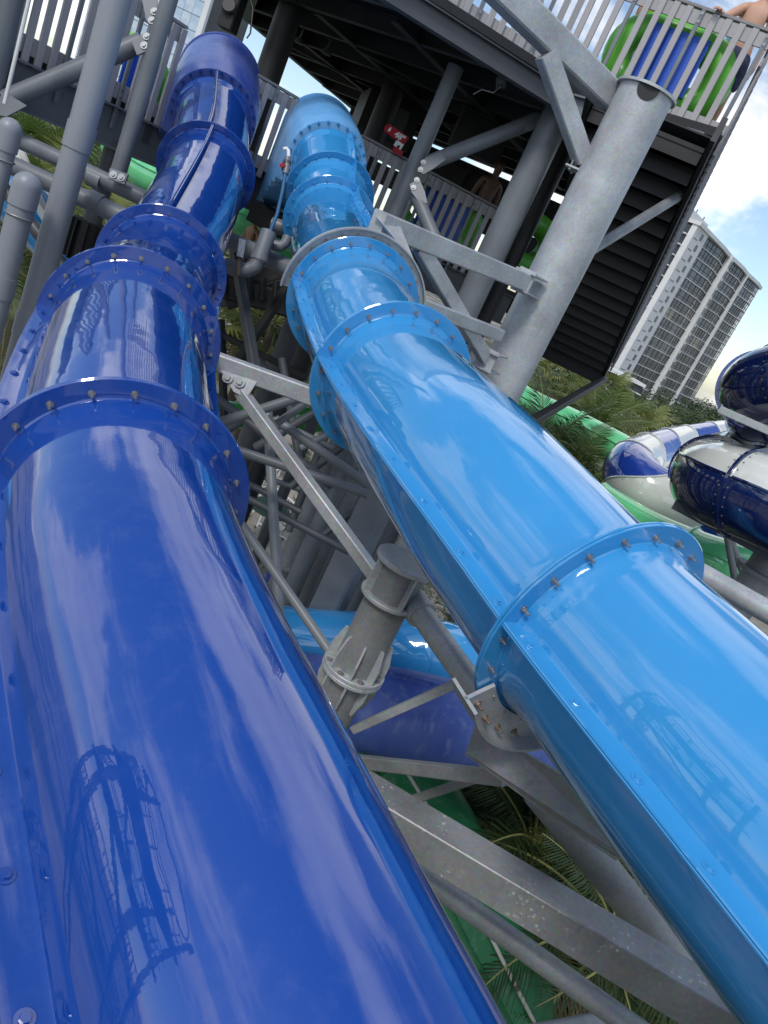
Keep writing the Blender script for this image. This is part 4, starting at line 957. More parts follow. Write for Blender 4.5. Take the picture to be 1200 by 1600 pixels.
# beside / under the slides on the right gap
palm(crownpx(925, 672, 34), 'feathery palm right of the big galvanised column behind the light blue slide', 0, 1.35, 24, seed=1)
palm(crownpx(842, 712, 21), 'feathery palm close behind the foot of the big galvanised column', 2, .95, 22, seed=2)
palm(crownpx(925, 785, 20), 'drooping palm just left of the blue and white spiral slide', 2, 1.0, 22, seed=3)
palm(crownpx(880, 755, 20), 'drooping palm low behind the light blue slide edge', 0, 1.0, 22, seed=4)
palm(crownpx(985, 668, 46), 'fan palm in front of the foot of the white apartment tower', 1, 1.6, 24, True, seed=5)
palm(crownpx(935, 612, 52), 'fan palm under the black stair brace before the low building', 1, 1.5, 22, True, seed=6)
palm(crownpx(885, 596, 55), 'far fan palm beside the pale flagpole', 0, 1.7, 22, True, seed=7)
palm(crownpx(850, 590, 48), 'yellowish palm peeking out right beside the big column', 1, 1.5, 20, True, seed=8)
# under the lower right
palm(crownpx(830, 1335, 9.8), 'dark palm in the shade below the saddle and box beam', 2, 1.05, 24, seed=11)
palm(crownpx(700, 1180, 13), 'dark palm in the shade beside the lower purple blue slide', 2, 1.3, 24, seed=12)
palm(crownpx(960, 1480, 8.6), 'dark palm under the thick slanting pipe', 2, .95, 22, seed=13)
palm(crownpx(1050, 1600, 9.2), 'dark palm at the bottom right under the light blue slide', 2, 1.0, 22, seed=14)
palm(crownpx(700, 1560, 9.5), 'dark palm at the bottom under the round grey pipe', 2, 1.0, 20, seed=15)
palm(crownpx(575, 1200, 14), 'dark palm showing at the left of the dark green slide', 2, 1.1, 20, seed=16)
palm(crownpx(900, 1230, 13), 'dark palm behind the saddle under the light blue slide', 2, 1.2, 20, seed=17)
palm(crownpx(770, 1290, 11.5), 'dark palm right beside the lowest green slide above the box beam', 2, 1.15, 24, seed=41)
palm(crownpx(880, 1420, 11.0), 'dark palm low in the shade under the box beam', 2, 1.15, 24, seed=42)
palm(crownpx(1010, 1450, 11.5), 'dark palm deep in the shade beyond the thick slanting pipe', 2, 1.2, 24, seed=43)
palm(crownpx(800, 1240, 15), 'dark palm deep behind the saddle arm', 2, 1.3, 24, seed=44)
# seen between the slides
palm(crownpx(430, 505, 20), 'bright fan palm between the dark blue and light blue slides', 1, 1.3, 26, True, seed=21)
palm(crownpx(395, 535, 22), 'bright palm beside the dark blue ring joint in the gap', 1, 1.25, 22, seed=22)
palm(crownpx(470, 560, 24), 'green palm behind the crossing grey pipes in the gap', 0, 1.2, 22, seed=23)
palm(crownpx(455, 480, 27), 'green fan palm behind the grey collar of the light blue slide', 0, 1.4, 22, True, seed=24)
# left
palm(crownpx(165, 375, 21), 'yellowish fan palm beside the dark blue slide below the left deck', 1, 1.3, 22, True, seed=31)
palm(crownpx(120, 330, 24), 'fan palm behind the tall grey drain pipe', 1, 1.4, 22, True, seed=32)
palm(crownpx(60, 265, 30), 'palm at the left behind the vent pipes', 0, 1.6, 24, True, seed=33)
palm(crownpx(200, 330, 34), 'dark palm behind the lower cross pipe', 0, 1.6, 22, True, seed=34)
palm(crownpx(15, 420, 18), 'palm low at the left picture edge', 2, 1.1, 20, seed=35)
palm(crownpx(90, 245, 40), 'distant palm under the left deck beam', 0, 1.7, 22, seed=36)
# broad-leaved trees
LEAF = [leafmat('broad_leaf', (.035, .065, .022, 1), (.07, .11, .03, 1), .8), leafmat('broad_leaf_dark', (.022, .045, .018, 1), (.045, .075, .024, 1), .8)]
def leaf_crown(seed, mat, n=5200, clumps=60):
    rnd = random.Random(seed); b = MB(); cl = []
    for _ in range(clumps):
        a = rnd.uniform(0, 2*PI); r_ = rnd.random()**.5; h = rnd.uniform(-.5, .75)
        k = math.sqrt(max(.05, 1-h*h*.9)); cl.append((V((r_*k*math.cos(a), r_*k*math.sin(a), h*.8)), rnd.uniform(.14, .3)))
    for q in range(n):
        c, r_ = cl[q % clumps]
        d = V((rnd.gauss(0, 1), rnd.gauss(0, 1), rnd.gauss(0, .8))).normalized()*r_*rnd.random()**.4
        p = c+d; a = V((rnd.uniform(-1, 1), rnd.uniform(-1, 1), rnd.uniform(-.5, .5))).normalized()*.032; e = a.cross(V((rnd.uniform(-1, 1), rnd.uniform(-1, 1), 1))).normalized()*.02
        b.add([p-a, p+e, p+a, p-e], [[0, 1, 2, 3]])
    me = bpy.data.meshes.new('crown'); me.from_pydata([tuple(p) for p in b.v], [], b.f); me.materials.append(mat); return me
CR = [leaf_crown(s_, LEAF[s_ % 2]) for s_ in range(4)]
def tree(px_, py_, d_, rx, rz, k, label):
    c = at(px_, py_, d_); o = thing('broadleaf_tree', label, 'tree', V((c.x, c.y, 0)))
    b = MB(); b.path([V((c.x, c.y, 0)), V((c.x+.2, c.y, c.z*.4)), V((c.x, c.y, c.z-.3*rz))], .3, 10, rs=[.04*rx+.25, .03*rx+.18, .02*rx+.08])
    for q in range(5):
        a = q*1.26; b.path([V((c.x, c.y, c.z*.55)), c+V((math.cos(a)*rx*.5, math.sin(a)*rx*.5, rz*.1))], .1, 6, rs=[.12, .05])
    b.build('trunk', BARK, o)
    Mx = Matrix.Translation(c)@Matrix.Rotation(k*1.3, 4, 'Z')@Matrix.Diagonal((rx, rx, rz, 1)); inst('crown', CR[k % 4], o, Mx)
tree(1060, 680, 90, 7, 5.5, 0, 'round green tree at the foot of the white apartment tower')
tree(1110, 685, 100, 6.5, 5.5, 1, 'dark green tree right of the apartment tower foot behind the spiral slides')
tree(1092, 668, 130, 4.5, 4.5, 2, 'tall loose tree rising above the tree line right of the tower')
tree(1140, 690, 120, 8, 6, 3, 'broad tree behind the navy spiral slide')
tree(1020, 665, 110, 6, 5, 1, 'low dark tree between the fan palm and the round tree')
tree(1180, 690, 150, 9, 8, 0, 'far tree at the right behind the navy spiral loops')
tree(70, 215, 90, 9, 7, 1, 'dark tree under the left deck behind the vent pipes')
tree(170, 300, 70, 7, 5, 0, 'green tree behind the cross pipes at the left')
tree(215, 325, 60, 6, 4, 3, 'green tree beside the dark blue slide at the left')
tree(395, 460, 60, 8, 5, 0, 'green tree filling the gap between the slides behind the palms')
tree(480, 520, 65, 8, 5, 2, 'green tree behind the black machinery in the gap')
tree(850, 625, 60, 6, 4, 3, 'dark tree behind the foot of the big galvanised column')
tree(930, 665, 60, 7, 4.5, 1, 'dark tree behind the palms right of the column')
# low undergrowth below (uncountable)
def bush(nm, c, r, n, seed, label):
    rnd = random.Random(seed); b = MB()
    for _ in range(n):
        p = c+V((rnd.gauss(0, r[0]), rnd.gauss(0, r[1]), abs(rnd.gauss(0, r[2])))); a = V((rnd.uniform(-1, 1), rnd.uniform(-1, 1), rnd.uniform(-.4, .6))).normalized()*rnd.uniform(.12, .26); e = a.cross(Z).normalized()*.05
        b.add([p-a, p+e, p+a, p-e], [[0, 1, 2, 3]])
    me = bpy.data.meshes.new(nm); me.from_pydata([tuple(p) for p in b.v], [], b.f); me.materials.append(LEAF[seed % 2]); o = bpy.data.objects.new(nm, me); col.objects.link(o); return tag(o, label, None, None, 'stuff')
bush('undergrowth', gpx(760, 1330), (3.0, 3.0, .9), 9000, 1, 'dark undergrowth on the ground below the palms')
bush('undergrowth', gpx(900, 1500), (2.4, 2.4, .9), 8000, 3, 'dark undergrowth at the lower right below the box beam')
bush('undergrowth', gpx(590, 850), (3, 5, 1.2), 7000, 5, 'dark undergrowth beside the scaffold rods')
bush('ground_cover', V((2.5, 7.5, 0)), (4.2, 3.4, .7), 26000, 7, 'dark leafy ground cover under the slides')
bush('ground_cover', V((9, 22, 0)), (5, 6, .9), 20000, 9, 'leafy ground cover below the palms at the right')
def shrub(px_, py_, r, seed, label):
    c = gpx(px_, py_); o = thing('shrub', label, 'shrub', c); inst('foliage', CR[seed % 4], o, Matrix.Translation(c+Z*r*.6)@Matrix.Rotation(seed, 4, 'Z')@Matrix.Diagonal((r, r, r*.9, 1)))
    T('stem', c, c+Z*r*.6, .06, BARK, o, n=8)
shrub(452, 745, 1.6, 1, 'round shrub on the sandy ground right of the white gates')
shrub(480, 765, 1.3, 2, 'small shrub behind the flanged light grey column')
shrub(505, 815, 1.6, 3, 'bright shrub beside the dark grey columns on the ground')
shrub(540, 760, 2.2, 5, 'dark shrub under the light blue slide edge')
shrub(405, 715, 1.6, 6, 'shrub by the dark blue ring joint far below')
shrub(525, 940, 1.5, 7, 'shrub at the foot of the scaffold rods')
# ------------------------------------------------------------------ ground furniture in the gap
def gate(px_, py_, w_, rot, label):
    c = gpx(px_, py_); o = thing('barrier_gate', label, 'fence', c); d = V((math.cos(rot), math.sin(rot), 0))
    for k in (0, 1): T('post', c+d*(w_*k), c+d*(w_*k)+Z*1.25, .05, M['white'], o, n=8)
    for z_ in (.2, .7, 1.2): T('rail', c+Z*z_, c+d*w_+Z*z_, .04, M['white'], o, n=8)
    for k in range(1, 6): T('bar', c+d*(w_*k/6)+Z*.2, c+d*(w_*k/6)+Z*1.2, .022, M['white'], o, n=6)
gate(396, 800, 2.6, .3, 'white pipe gate far below nearest the dark blue slide')
gate(395, 772, 3.0, 1.4, 'white pipe gate far below standing edge-on behind the others')
gate(402, 822, 2.4, -.2, 'white pipe gate next to the green parasol')
gate(520, 900, 2.6, .6, 'white pipe gate behind the broad square column')
gate(500, 885, 2.0, .2, 'small white pipe gate beside the dark grey columns')
gate(420, 790, 2.0, -.6, 'white pipe gate on the pale path')
PG = thing('parasol', 'dark green parasol on the ground below the dark blue ring joint', 'parasol', gpx(398, 850))
pc_ = gpx(398, 850); T('pole', pc_, pc_+Z*2.6, .04, M['grey'], PG, n=8)
b = MB(); b.lathe(pc_+Z*2.1, Z, [(1.25, 0), (.7, .35), (.04, .6)], 8); b.build('canopy', paint('green_canvas', (.005, .03, .02, 1), None, .8), PG, 0)
BN = thing('litter_bin', 'blue bin on the brown ground beside the near dark blue slide', 'bin', gpx(424, 925))
pc_ = gpx(424, 925); b = MB(); b.lathe(pc_, Z, [(0, 0), (.5, 0), (.62, 1.2), (0, 1.25)], 14); b.build('bin_body', M['royal'], BN, 30); b = MB(); b.lathe(pc_+Z*1.25, Z, [(.66, 0), (.66, .08), (.3, .25), (0, .28)], 14); b.build('lid', M['navy'], BN)
# ------------------------------------------------------------------ green flumes and spiral slides
def plain_slide(label, keys, R, mat, joints=(), nm='water_slide', fl=.05, seams=None, bolts=0, n=40, sm=20):
    return slide(nm, label, 'water slide', keys, R, mat, list(joints), seams=seams or [[20, 200]], bolts=bolts, fl=fl, seam_w=.035, seam_step=99, n=n, smooth_it=sm)
plain_slide('pale green flume crossing behind the palms right of the big column', [at(740, 560, 24), at(810, 622, 23), at(900, 668, 22), at(975, 708, 21), at(1060, 765, 20)], .48, M['pale_green'], (2,), n=28)
plain_slide('pale green flume curving below the blue and white spiral at the right', [at(930, 785, 14), at(1000, 828, 13.4), at(1075, 862, 12.8), at(1140, 884, 12.4), at(1180, 890, 12.6), at(1230, 880, 13.5)], .42, M['pale_green'], (2,), n=36)
plain_slide('green flume glimpsed behind the pipe lattice between the slides', [at(300, 640, 15), at(390, 650, 15), at(470, 655, 15), at(580, 650, 16)], .27, M['green'], n=24)
plain_slide('pale green tube glimpsed left of the dark blue slide', [at(185, 230, 18), at(235, 275, 17), at(290, 300, 17), at(380, 345, 17), at(470, 395, 18)], .42, M['pale_green'], (2,), n=28)
plain_slide('light blue open flume with white edge low at the left', [at(-30, 250, 13), at(40, 320, 13), at(95, 380, 13), at(130, 440, 13), at(150, 520, 13.5)], .5, M['light_blue'], n=28)
# white edge strip of that flume
WE = thing('flume_rail', 'white raised edge beside the light blue flume at the left', 'rail', at(60, 320, 12.6))
b = MB(); b.path([at(28, 240, 12.6), at(55, 310, 12.6), at(90, 370, 12.6), at(112, 430, 12.6)], .13, 8); b.build('edge', M['white'], WE)
# striped spiral, built from alternating coloured shells
def spiral(label, keys, R, cols, nsec, split=None, dots=True, n=48, fl=.035):
    pts, ki = catmull(keys); pts = smooth_pts(pts, 30); fr = frames(pts)
    root = thing('spiral_slide', label, 'water slide', (pts[-1].x, pts[-1].y, min(p.z for p in pts)-R))
    K = len(pts)-1
    for q in range(nsec):
        i0, i1 = K*q//nsec, K*(q+1)//nsec
        if split is None:
            arc_mesh(pts, fr, i0, i1, R, 0, 2*PI, n).build('shell', cols[q % len(cols)], root, 40)
        else:
            for (a0, a1, c_) in split:
                arc_mesh(pts, fr, i0, i1, R, math.radians(a0), math.radians(a1), max(10, int(n*(a1-a0)/360))).build('shell', c_, root, 40)
                for a in (a0,):
                    b = MB(); b.path([pts[i]+(fr[i][1]*math.cos(math.radians(a))+fr[i][2]*math.sin(math.radians(a)))*(R+.005) for i in range(i0, i1+1, 3)], .022, 6); b.build('seam', c_, root)
        for i in (i1,):
            t, s, u = fr[i]; b = MB(); b.lathe(pts[i], t, [(R-.01, -.02), (R+fl, -.02), (R+fl, .02), (R-.01, .02)], n, closed_prof=True); b.build('ring_flange', cols[q % len(cols)], root)
            if dots:
                for k in range(28):
                    a = 2*PI*k/28; d = s*math.cos(a)+u*math.sin(a)
                    for sg in (-1, 1): inst('bolt', DOT, root, mat_axes(pts[i]+d*(R+.001)+t*(.06*sg), d, t))
    return root, pts, fr
spiral('navy and ivory tube slide with a rounded bend at the right edge', [at(1350, 880, 8.3), at(1260, 815, 8.8), at(1190, 780, 9.1), at(1135, 762, 9.5), at(1110, 748, 10.3), at(1125, 732, 11.3), at(1185, 720, 11.8), at(1290, 722, 12.2)], .55, [M['navy']], 4, split=[(42, 165, M['ivory']), (165, 402, M['navy'])])
spiral('navy tube loop high at the right edge above the ivory topped slide', [at(1360, 560, 8.6), at(1270, 590, 9.0), at(1204, 604, 9.5), at(1185, 614, 10.3), at(1210, 630, 11), at(1300, 650, 11.6)], .52, [M['navy'], M['royal']], 5, split=[(30, 120, M['royal']), (120, 390, M['navy'])])
spiral('lower navy tube loop tucked under the high loop at the right edge', [at(1360, 652, 9.4), at(1260, 650, 9.8), at(1195, 648, 10.2), at(1182, 652, 10.9), at(1210, 664, 11.4), at(1320, 690, 12)], .42, [M['navy']], 4, dots=False)
# helical blue and ivory bands
kp = [at(1125, 690, 19.5), at(1060, 702, 18), at(1010, 716, 16.4), at(985, 735, 15.2), at(998, 758, 14.6), at(1045, 785, 14.5), at(1100, 825, 14.8), at(1160, 865, 15.4), at(1230, 900, 16.5)]
pts, ki = catmull(kp); pts = smooth_pts(pts, 30); fr = frames(pts)
SS = thing('spiral_slide', 'royal blue and ivory banded tube slide twisting between the palms and the right edge', 'water slide', (pts[-1].x, pts[-1].y, pts[-1].z-.6))
K = len(pts)-1; tw = 2*PI/(K/4.6)
for q in range(6):
    i0, i1 = K*q//6, K*(q+1)//6
    for (a0, a1, c_) in ((150, 340, 'royal'), (340, 510, 'ivory')):
        arc_mesh(pts, fr, i0, i1, .56, math.radians(a0), math.radians(a1), 26, twist=tw).build('shell', M[c_], SS, 40)
for a0 in (150, 340):
    b = MB(); b.path([pts[i]+(fr[i][1]*math.cos(math.radians(a0)+tw*i)+fr[i][2]*math.sin(math.radians(a0)+tw*i))*.565 for i in range(0, K, 2)], .022, 6); b.build('seam', M['ivory'], SS)
    for i in range(4, K, 6):
        d = fr[i][1]*math.cos(math.radians(a0-7)+tw*i)+fr[i][2]*math.sin(math.radians(a0-7)+tw*i); inst('bolt', DOT, SS, mat_axes(pts[i]+d*.561, d, fr[i][0]))
o = thing('support_column', 'dark grey column with flange at the right edge below the ivory topped slide', 'column', V((at(1175, 920, 10).x, at(1175, 920, 10).y, 0)))
p = at(1185, 900, 10); vert(p, GZ, zon(p, 1205, 830), .22, 'shaft', M['galv_dark'], o); z_ = zon(p, 1180, 890)
b = MB(); b.lathe(V((p.x, p.y, CAMZ+z_)), Z, [(.2, -.03), (.34, -.03), (.34, .03), (.2, .03)], 30, closed_prof=True); b.build('flange', M['galv_dark'], o)
o = thing('cross_pipe', 'thick galvanised pipe right of the near ring joint of the light blue slide', 'pipe', at(1160, 940, 6)); strutT('pipe', 1000, 842, 6.7, 1700, 1241, 4.4, 38, M['galv'], o)
for (a, lb) in (((1128, 790, 1150, 915), 'thin grey strut under the navy and ivory slide'), ((1150, 830, 1115, 800), 'short grey strut below the navy slide'), ((1125, 800, 1165, 905), 'second thin grey strut crossing under the navy slide')):
    o = thing('steel_strut', lb, 'strut', at(a[0], a[1], 11)); strutT('pipe', a[0], a[1], 11, a[2], a[3], 11, 11, M['grey'], o)
o = thing('slide_beam', 'dark steel beam carrying the navy and ivory slide from below', 'beam', at(1130, 800, 9.5)); strutB('beam', 1055, 788, 9.9, 1230, 880, 9.0, 16, M['grey_dark'], o)
o = thing('steel_strut', 'galvanised strut laid across the lower navy loop', 'strut', at(1150, 650, 9)); strutB('bar', 1125, 640, 9.5, 1240, 690, 9.0, 12, M['galv'], o)
# roof-top boxes seen over the slides
for (px_, py_, lb) in ((1070, 688, 'grey metal roof unit left of the second one behind the spiral slides'), (1112, 688, 'grey metal roof unit right of the first one behind the spiral slides')):
    o = thing('roof_unit', lb, 'roof unit', at(px_, py_, 40)); c = at(px_, py_, 40); b = MB(); b.box(c, V((.75, .3, 0)), V((-.2, .6, 0)), Z*.42); b.build('casing', M['galv'], o, 0)
    for k in range(4): BOX('louvre', c+V((.1, -.66, -.25+.16*k)), V((.6, .24, 0)), V((0, .02, 0)), Z*.05, M['grey'], o)
    T('stand', c-Z*.4, V((c.x, c.y, 0)), .12, M['galv_dark'], o)
# ------------------------------------------------------------------ apartment tower
def glassmat(name, c, c2, rough=.12, scale=.15):
    m_, n, p = new_mat(name); noise_mix(n, p, c, c2, scale, 3, .4, .6); p.inputs['Roughness'].default_value = rough; p.inputs['Metallic'].default_value = .0; p.inputs['Specular IOR Level'].default_value = .8; return m_
G1 = glassmat('grey_window_glass', (.032, .04, .05, 1), (.09, .105, .125, 1), .3); G2 = glassmat('dark_window_glass', (.010, .013, .017, 1), (.03, .035, .042, 1), .3); G3 = glassmat('pale_window_glass', (.45, .5, .52, 1), (.3, .33, .34, 1)); G4 = glassmat('brown_curtain', (.12, .09, .07, 1), (.2, .17, .15, 1))
CONC = paint('white_render', (.66, .67, .67, 1), (.58, .59, .59, 1), .7, .2, 0, 0)
CONCG = paint('grey_concrete', (.10, .10, .105, 1), (.075, .075, .08, 1), .8, .3, 0, 0)
ZR = 38.0
A0 = atz(1084, 350, ZR); A1 = atz(1184, 452, ZR)
fx = (A1-A0); FLn = fx.length; fx.normalize(); fn = V((fx.y, -fx.x, 0))
if (CAM-A0).dot(fn) < 0: fn = -fn
AP = thing('apartment_tower', 'tall white and grey apartment tower with zigzag balconies behind the stair', 'building', V((A0.x, A0.y, 0)))
H = CAMZ+ZR; NSt = 18; sh_ = H/NSt
def fp(k, out, z): q = A0+fx*(k*FLn)+fn*out; return V((q.x, q.y, z))
b = MB(); dep = 22.0
b.prism([fp(0, -.2, 0), fp(.985, -.2, 0), fp(.985, -dep, 0), fp(0, -dep, 0)], Z*(H-.4)); b.build('wall', CONCG, AP, 0)
b = MB(); b.prism([fp(-.005, 1.6, 0), fp(.125, 1.6, 0), fp(.125, -.1, 0), fp(-.005, -.1, 0)], Z*(H+.9)); b.build('white_pier', CONC, AP, 0)
b = MB(); b.prism([fp(.43, 2.4, 0), fp(.46, 2.4, 0), fp(.46, -.1, 0), fp(.43, -.1, 0)], Z*(H+.6)); b.build('white_pier', CONC, AP, 0)
b = MB(); b.prism([fp(.72, 1.8, 0), fp(.732, 1.8, 0), fp(.732, -.1, 0), fp(.72, -.1, 0)], Z*(H+.4)); b.build('white_pier', CONC, AP, 0)
bays = [(.125, .43), (.46, .72), (.732, .985)]
b = MB(); b.prism([fp(-.01, 2.2, H), fp(.3, 2.3, H), fp(.44, 1.6, H), fp(.6, 2.3, H), (fp(.72, 1.6, H)), fp(.88, 2.3, H), fp(.99, 1.4, H), fp(.99, -dep, H), fp(-.01, -dep, H)], Z*1.0); b.build('roof_parapet', CONC, AP, 0)
b = MB(); b.prism([fp(.02, -4, H+1), fp(.25, -4, H+1), fp(.25, -14, H+1), fp(.02, -14, H+1)], Z*3.2); b.build('plant_room', CONC, AP, 0)
for k in range(7): BOX('mast', fp(.03+.03*k, -5-k % 3, H+4.9), fx*.12, fn*.12, Z*(.5+.3*(k % 3)), CONCG, AP)
zig = lambda t: (.35 if t < .08 else (.35+1.5*(t-.08)/.57 if t < .65 else 1.85-1.1*(t-.65)/.35))
for st in range(2, NSt):
    z0 = st*sh_
    for bi, (k0, k1) in enumerate(bays):
        ts = [0, .08, .36, .65, 1.0]
        poly = [fp(k0+(k1-k0)*t, zig(t)+.25, z0) for t in ts]+[fp(k1, -.1, z0), fp(k0, -.1, z0)]
        b = MB(); b.prism(poly, Z*.2); b.build('floor_slab', CONC, AP, 0)
        for q in range(4):
            t0, t1 = ts[q], ts[q+1]
            if q == 0: continue
            a, c_ = fp(k0+(k1-k0)*t0, zig(t0)*.8, z0+.22), fp(k0+(k1-k0)*t1, zig(t1)*.8, z0+.22)
            rr = random.random(); g = G3 if (bi == 2 and q == 3 and rr < .8) else (G4 if rr > .97 else (G1 if (rr < .45 and st > 6) or q == 1 else G2))
            nn = V((c_.y-a.y, a.x-c_.x, 0)).normalized(); nn = nn if nn.dot(fn) > 0 else -nn
            b = MB(); b.prism([a, c_, c_+Z*(sh_-.24), a+Z*(sh_-.24)], -nn*.1); wo_ = b.build('window', g, AP, 0)
            b = MB(); ww = c_-a
            for m_ in random.choice(((0, .5, 1), (0, .33, .66, 1), (0, .4, 1))): b.beam(a+ww*m_+nn*.06, a+ww*m_+nn*.06+Z*(sh_-.24), .1, .1, fx, 0)
            b.beam(a+Z*1.1+nn*.06, c_+Z*1.1+nn*.06, .1, .1, Z, 0); b.build('frame', CONCG, wo_, 0)
    a = fp(.075, 1.62, z0+.6); BOX('window', a+Z*.7, fx*.8, fn*.06, Z*.85, G2, AP)
    a = fp(.45, 2.42, z0+.6); BOX('window', a+Z*.7, fx*.7, fn*.06, Z*1.0, G2, AP)
    BOX('band', fp(.03, 1.62, z0), fx*1.4, fn*.05, Z*.08, CONCG, AP)
# left flank of the tower with small balconies
for st in range(2, NSt):
    z0 = st*sh_
    for q in range(3):
        p = A0-fn*(2.5+6*q); p = V((p.x, p.y, z0)); BOX('balcony', p-fx*.7, fx*.7, fn*2.4, Z*.14, CONC, AP); BOX('window', p-fx*.05+Z*1.5, fx*.06, fn*2.2, Z*1.1, G2, AP)
# low building left of the tower, under the stair
def block(label, p0, p1, depth, h0, h1, ns, ncol, wall, slab, glass, nm='low_building', out=1.0):
    d = (p1-p0); d.z = 0; Ln = d.length; d.normalize(); n_ = V((d.y, -d.x, 0)); n_ = n_ if (CAM-p0).dot(n_) > 0 else -n_
    p0 = V((p0.x, p0.y, 0)); o = thing(nm, label, 'building', p0)
    b = MB(); b.prism([p0, p0+d*Ln, p0+d*Ln-n_*depth, p0-n_*depth], Z*h1); b.build('wall', wall, o, 0)
    hh = (h1-h0)/ns
    gm_ = {}
    for g in glass:
        m_ = MB(); m_.box(V((0, 0, 0)), d*(Ln/ncol*.43), n_*.05, Z*(hh*.34)); gm_[g] = m_.mesh('window', g, 0)
    for s_ in range(ns):
        z0 = h0+s_*hh
        b = MB(); b.prism([p0+n_*out+Z*z0, p0+d*Ln+n_*out+Z*z0, p0+d*Ln+Z*z0, p0+Z*z0], Z*(hh*.12)); b.build('floor_slab', slab, o, 0)
        for c_ in range(ncol):
            inst('window', gm_[random.choice(glass)], o, Matrix.Translation(p0+d*(Ln*(c_+.5)/ncol)+n_*.06+Z*(z0+hh*.55)))
    b = MB(); b.prism([p0+n_*out*1.1+Z*h1, p0+d*Ln+n_*out*1.1+Z*h1, p0+d*Ln-n_*depth+Z*h1, p0-n_*depth+Z*h1], Z*.6); b.build('roof_parapet', slab, o, 0)
    return o
zt_ = zon(at(850, 565, 150), 850, 560)
block('low dark block with white floor edges under the stair foot', at(790, 590, 150), at(985, 640, 150), 15, 0, CAMZ+zon(at(880, 580, 150), 880, 545), 7, 14, CONCG, CONC, [G2, G1], out=1.2)
block('striped pale apartment block behind the left deck beam', at(90, 215, 120), at(225, 265, 120), 18, 0, CAMZ+zon(at(150, 200, 120), 165, 150), 14, 9, CONC, CONC, [G2, G2, G1], 'apartment_block', out=1.0)
block('far pale apartment block beside the green tube at the left', at(198, 262, 150), at(300, 310, 150), 18, 0, CAMZ+zon(at(240, 250, 150), 255, 215), 12, 8, CONC, CONC, [G2, G1], 'apartment_block', out=1.0)
# glass tower at the top left
GT = thing('glass_tower', 'pale blue glass tower rising behind the left deck at the top', 'building', V((at(290, 20, 160).x, at(290, 20, 160).y, 0)))
t0_, t1_ = at(150, -40, 150), at(312, 30, 150); d = (t1_-t0_); d.z = 0; GL = d.length; d.normalize(); n_ = V((d.y, -d.x, 0)); n_ = n_ if (CAM-t0_).dot(n_) > 0 else -n_
P0 = V((t0_.x, t0_.y, 0)); HT = CAMZ+60
GB = glassmat('pale_blue_curtain_glass', (.30, .40, .52, 1), (.42, .51, .62, 1), .08, .3); GB2 = glassmat('curtained_glass', (.50, .56, .62, 1), (.36, .45, .55, 1), .1, .6)
b = MB(); b.prism([P0-n_*.3, P0+d*GL-n_*.3, P0+d*GL-n_*25, P0-n_*25], Z*HT); b.build('wall', CONCG, GT, 0)
nc, nz = 12, 22; z0 = CAMZ-2; zh = (HT-z0)/nz; cw = GL/nc
pm_ = {}
for g in (GB, GB2):
    m_ = MB(); m_.box(V((0, 0, 0)), d*(cw*.485), n_*.08, Z*(zh*.48)); pm_[g] = m_.mesh('pane', g, 0)
for a in range(nc):
    for c_ in range(nz):
        inst('pane', pm_[GB2 if (random.random() < .3) else GB], GT, Matrix.Translation(P0+d*(cw*(a+.5))-n_*.15+Z*(z0+zh*(c_+.5))))
b = MB(); b.beam(P0+d*(GL+.6)-n_*.5, P0+d*(GL+.6)-n_*.5+Z*HT, 1.2, 1.2, n_); b.build('corner_pier', CONC, GT, 0)
# flagpole
o = thing('flagpole', 'short white pole standing among the palms right of the big column', 'pole', at(868, 600, 70)); p0 = at(862, 600, 70); T('pole', V((p0.x, p0.y, 0)), p0+Z*3.0, .28, M['white'], o); b = MB(); b.lathe(p0+Z*3, Z, [(.28, 0), (.34, .1), (.2, .4), (0, .5)], 12); b.build('finial', M['white'], o)
# ------------------------------------------------------------------ rafts
def raft(label, c, d, w_, h_, r=.2, panel=True):
    """upright oval green tube with a blue floor, d: horizontal direction along its width"""
    o = thing('inflatable_raft', label, 'raft', c-Z*(h_/2+r)); n_ = d.cross(Z)
    if n_.dot(CAM-c) < 0: n_ = -n_
    pts = []
    for k in range(40):
        a = 2*PI*k/40; e = 2/2.3
        x = abs(math.cos(a))**e*math.copysign(1, math.cos(a)); y = abs(math.sin(a))**e*math.copysign(1, math.sin(a))
        pts.append(c+d*(x*w_/2)+Z*(y*h_/2)+n_*(.04*math.sin(3*a)))
    b = MB(); b.path(pts, r, 14, True); b.build('tube', M['vinyl_green'], o)
    if not panel: return o
    b = MB(); b.prism([c+d*(w_*.30)+Z*h_*.46+n_*(r+.02), c-d*(w_*.30)+Z*h_*.46+n_*(r+.02), c-d*(w_*.30)-Z*h_*.42+n_*(r+.02), c+d*(w_*.30)-Z*h_*.42+n_*(r+.02)], n_*.03); b.build('floor_mat', M['panel_blue'], o, 0)
    b = MB()
    for k in (-1, 0, 1): b.beam(c+d*(w_*.1*k)-Z*h_*.40+n_*(r+.055), c+d*(w_*.1*k)+Z*h_*.44+n_*(r+.055), .012, .006, n_, 0)
    b.build('seam', M['dark_blue'], o, 0)
    return o
ud = (C1-C0).normalized(); un = ud.cross(Z); un = un if un.dot(CAM-C0) > 0 else -un
rc = C0.lerp(C1, .5); kk = lambda px_, py_: None
q = at(1062, 75, 9.5); kx = (q-C0).dot(ud)
raft('green raft with blue floor held upright behind the upper front railing', C0+ud*kx-un*.36+Z*.60, ud, 1.32, .76)
md = (pr1-pr0).normalized(); mn = md.cross(Z); mn = mn if mn.dot(CAM-pr0) > 0 else -mn
q = at(690, 320, 12); kx = (q-pr0).dot(md)
raft('green raft with blue floor behind the lower railing under the sign', pr0+md*kx-mn*.4+Z*.50, md, 1.3, .8)
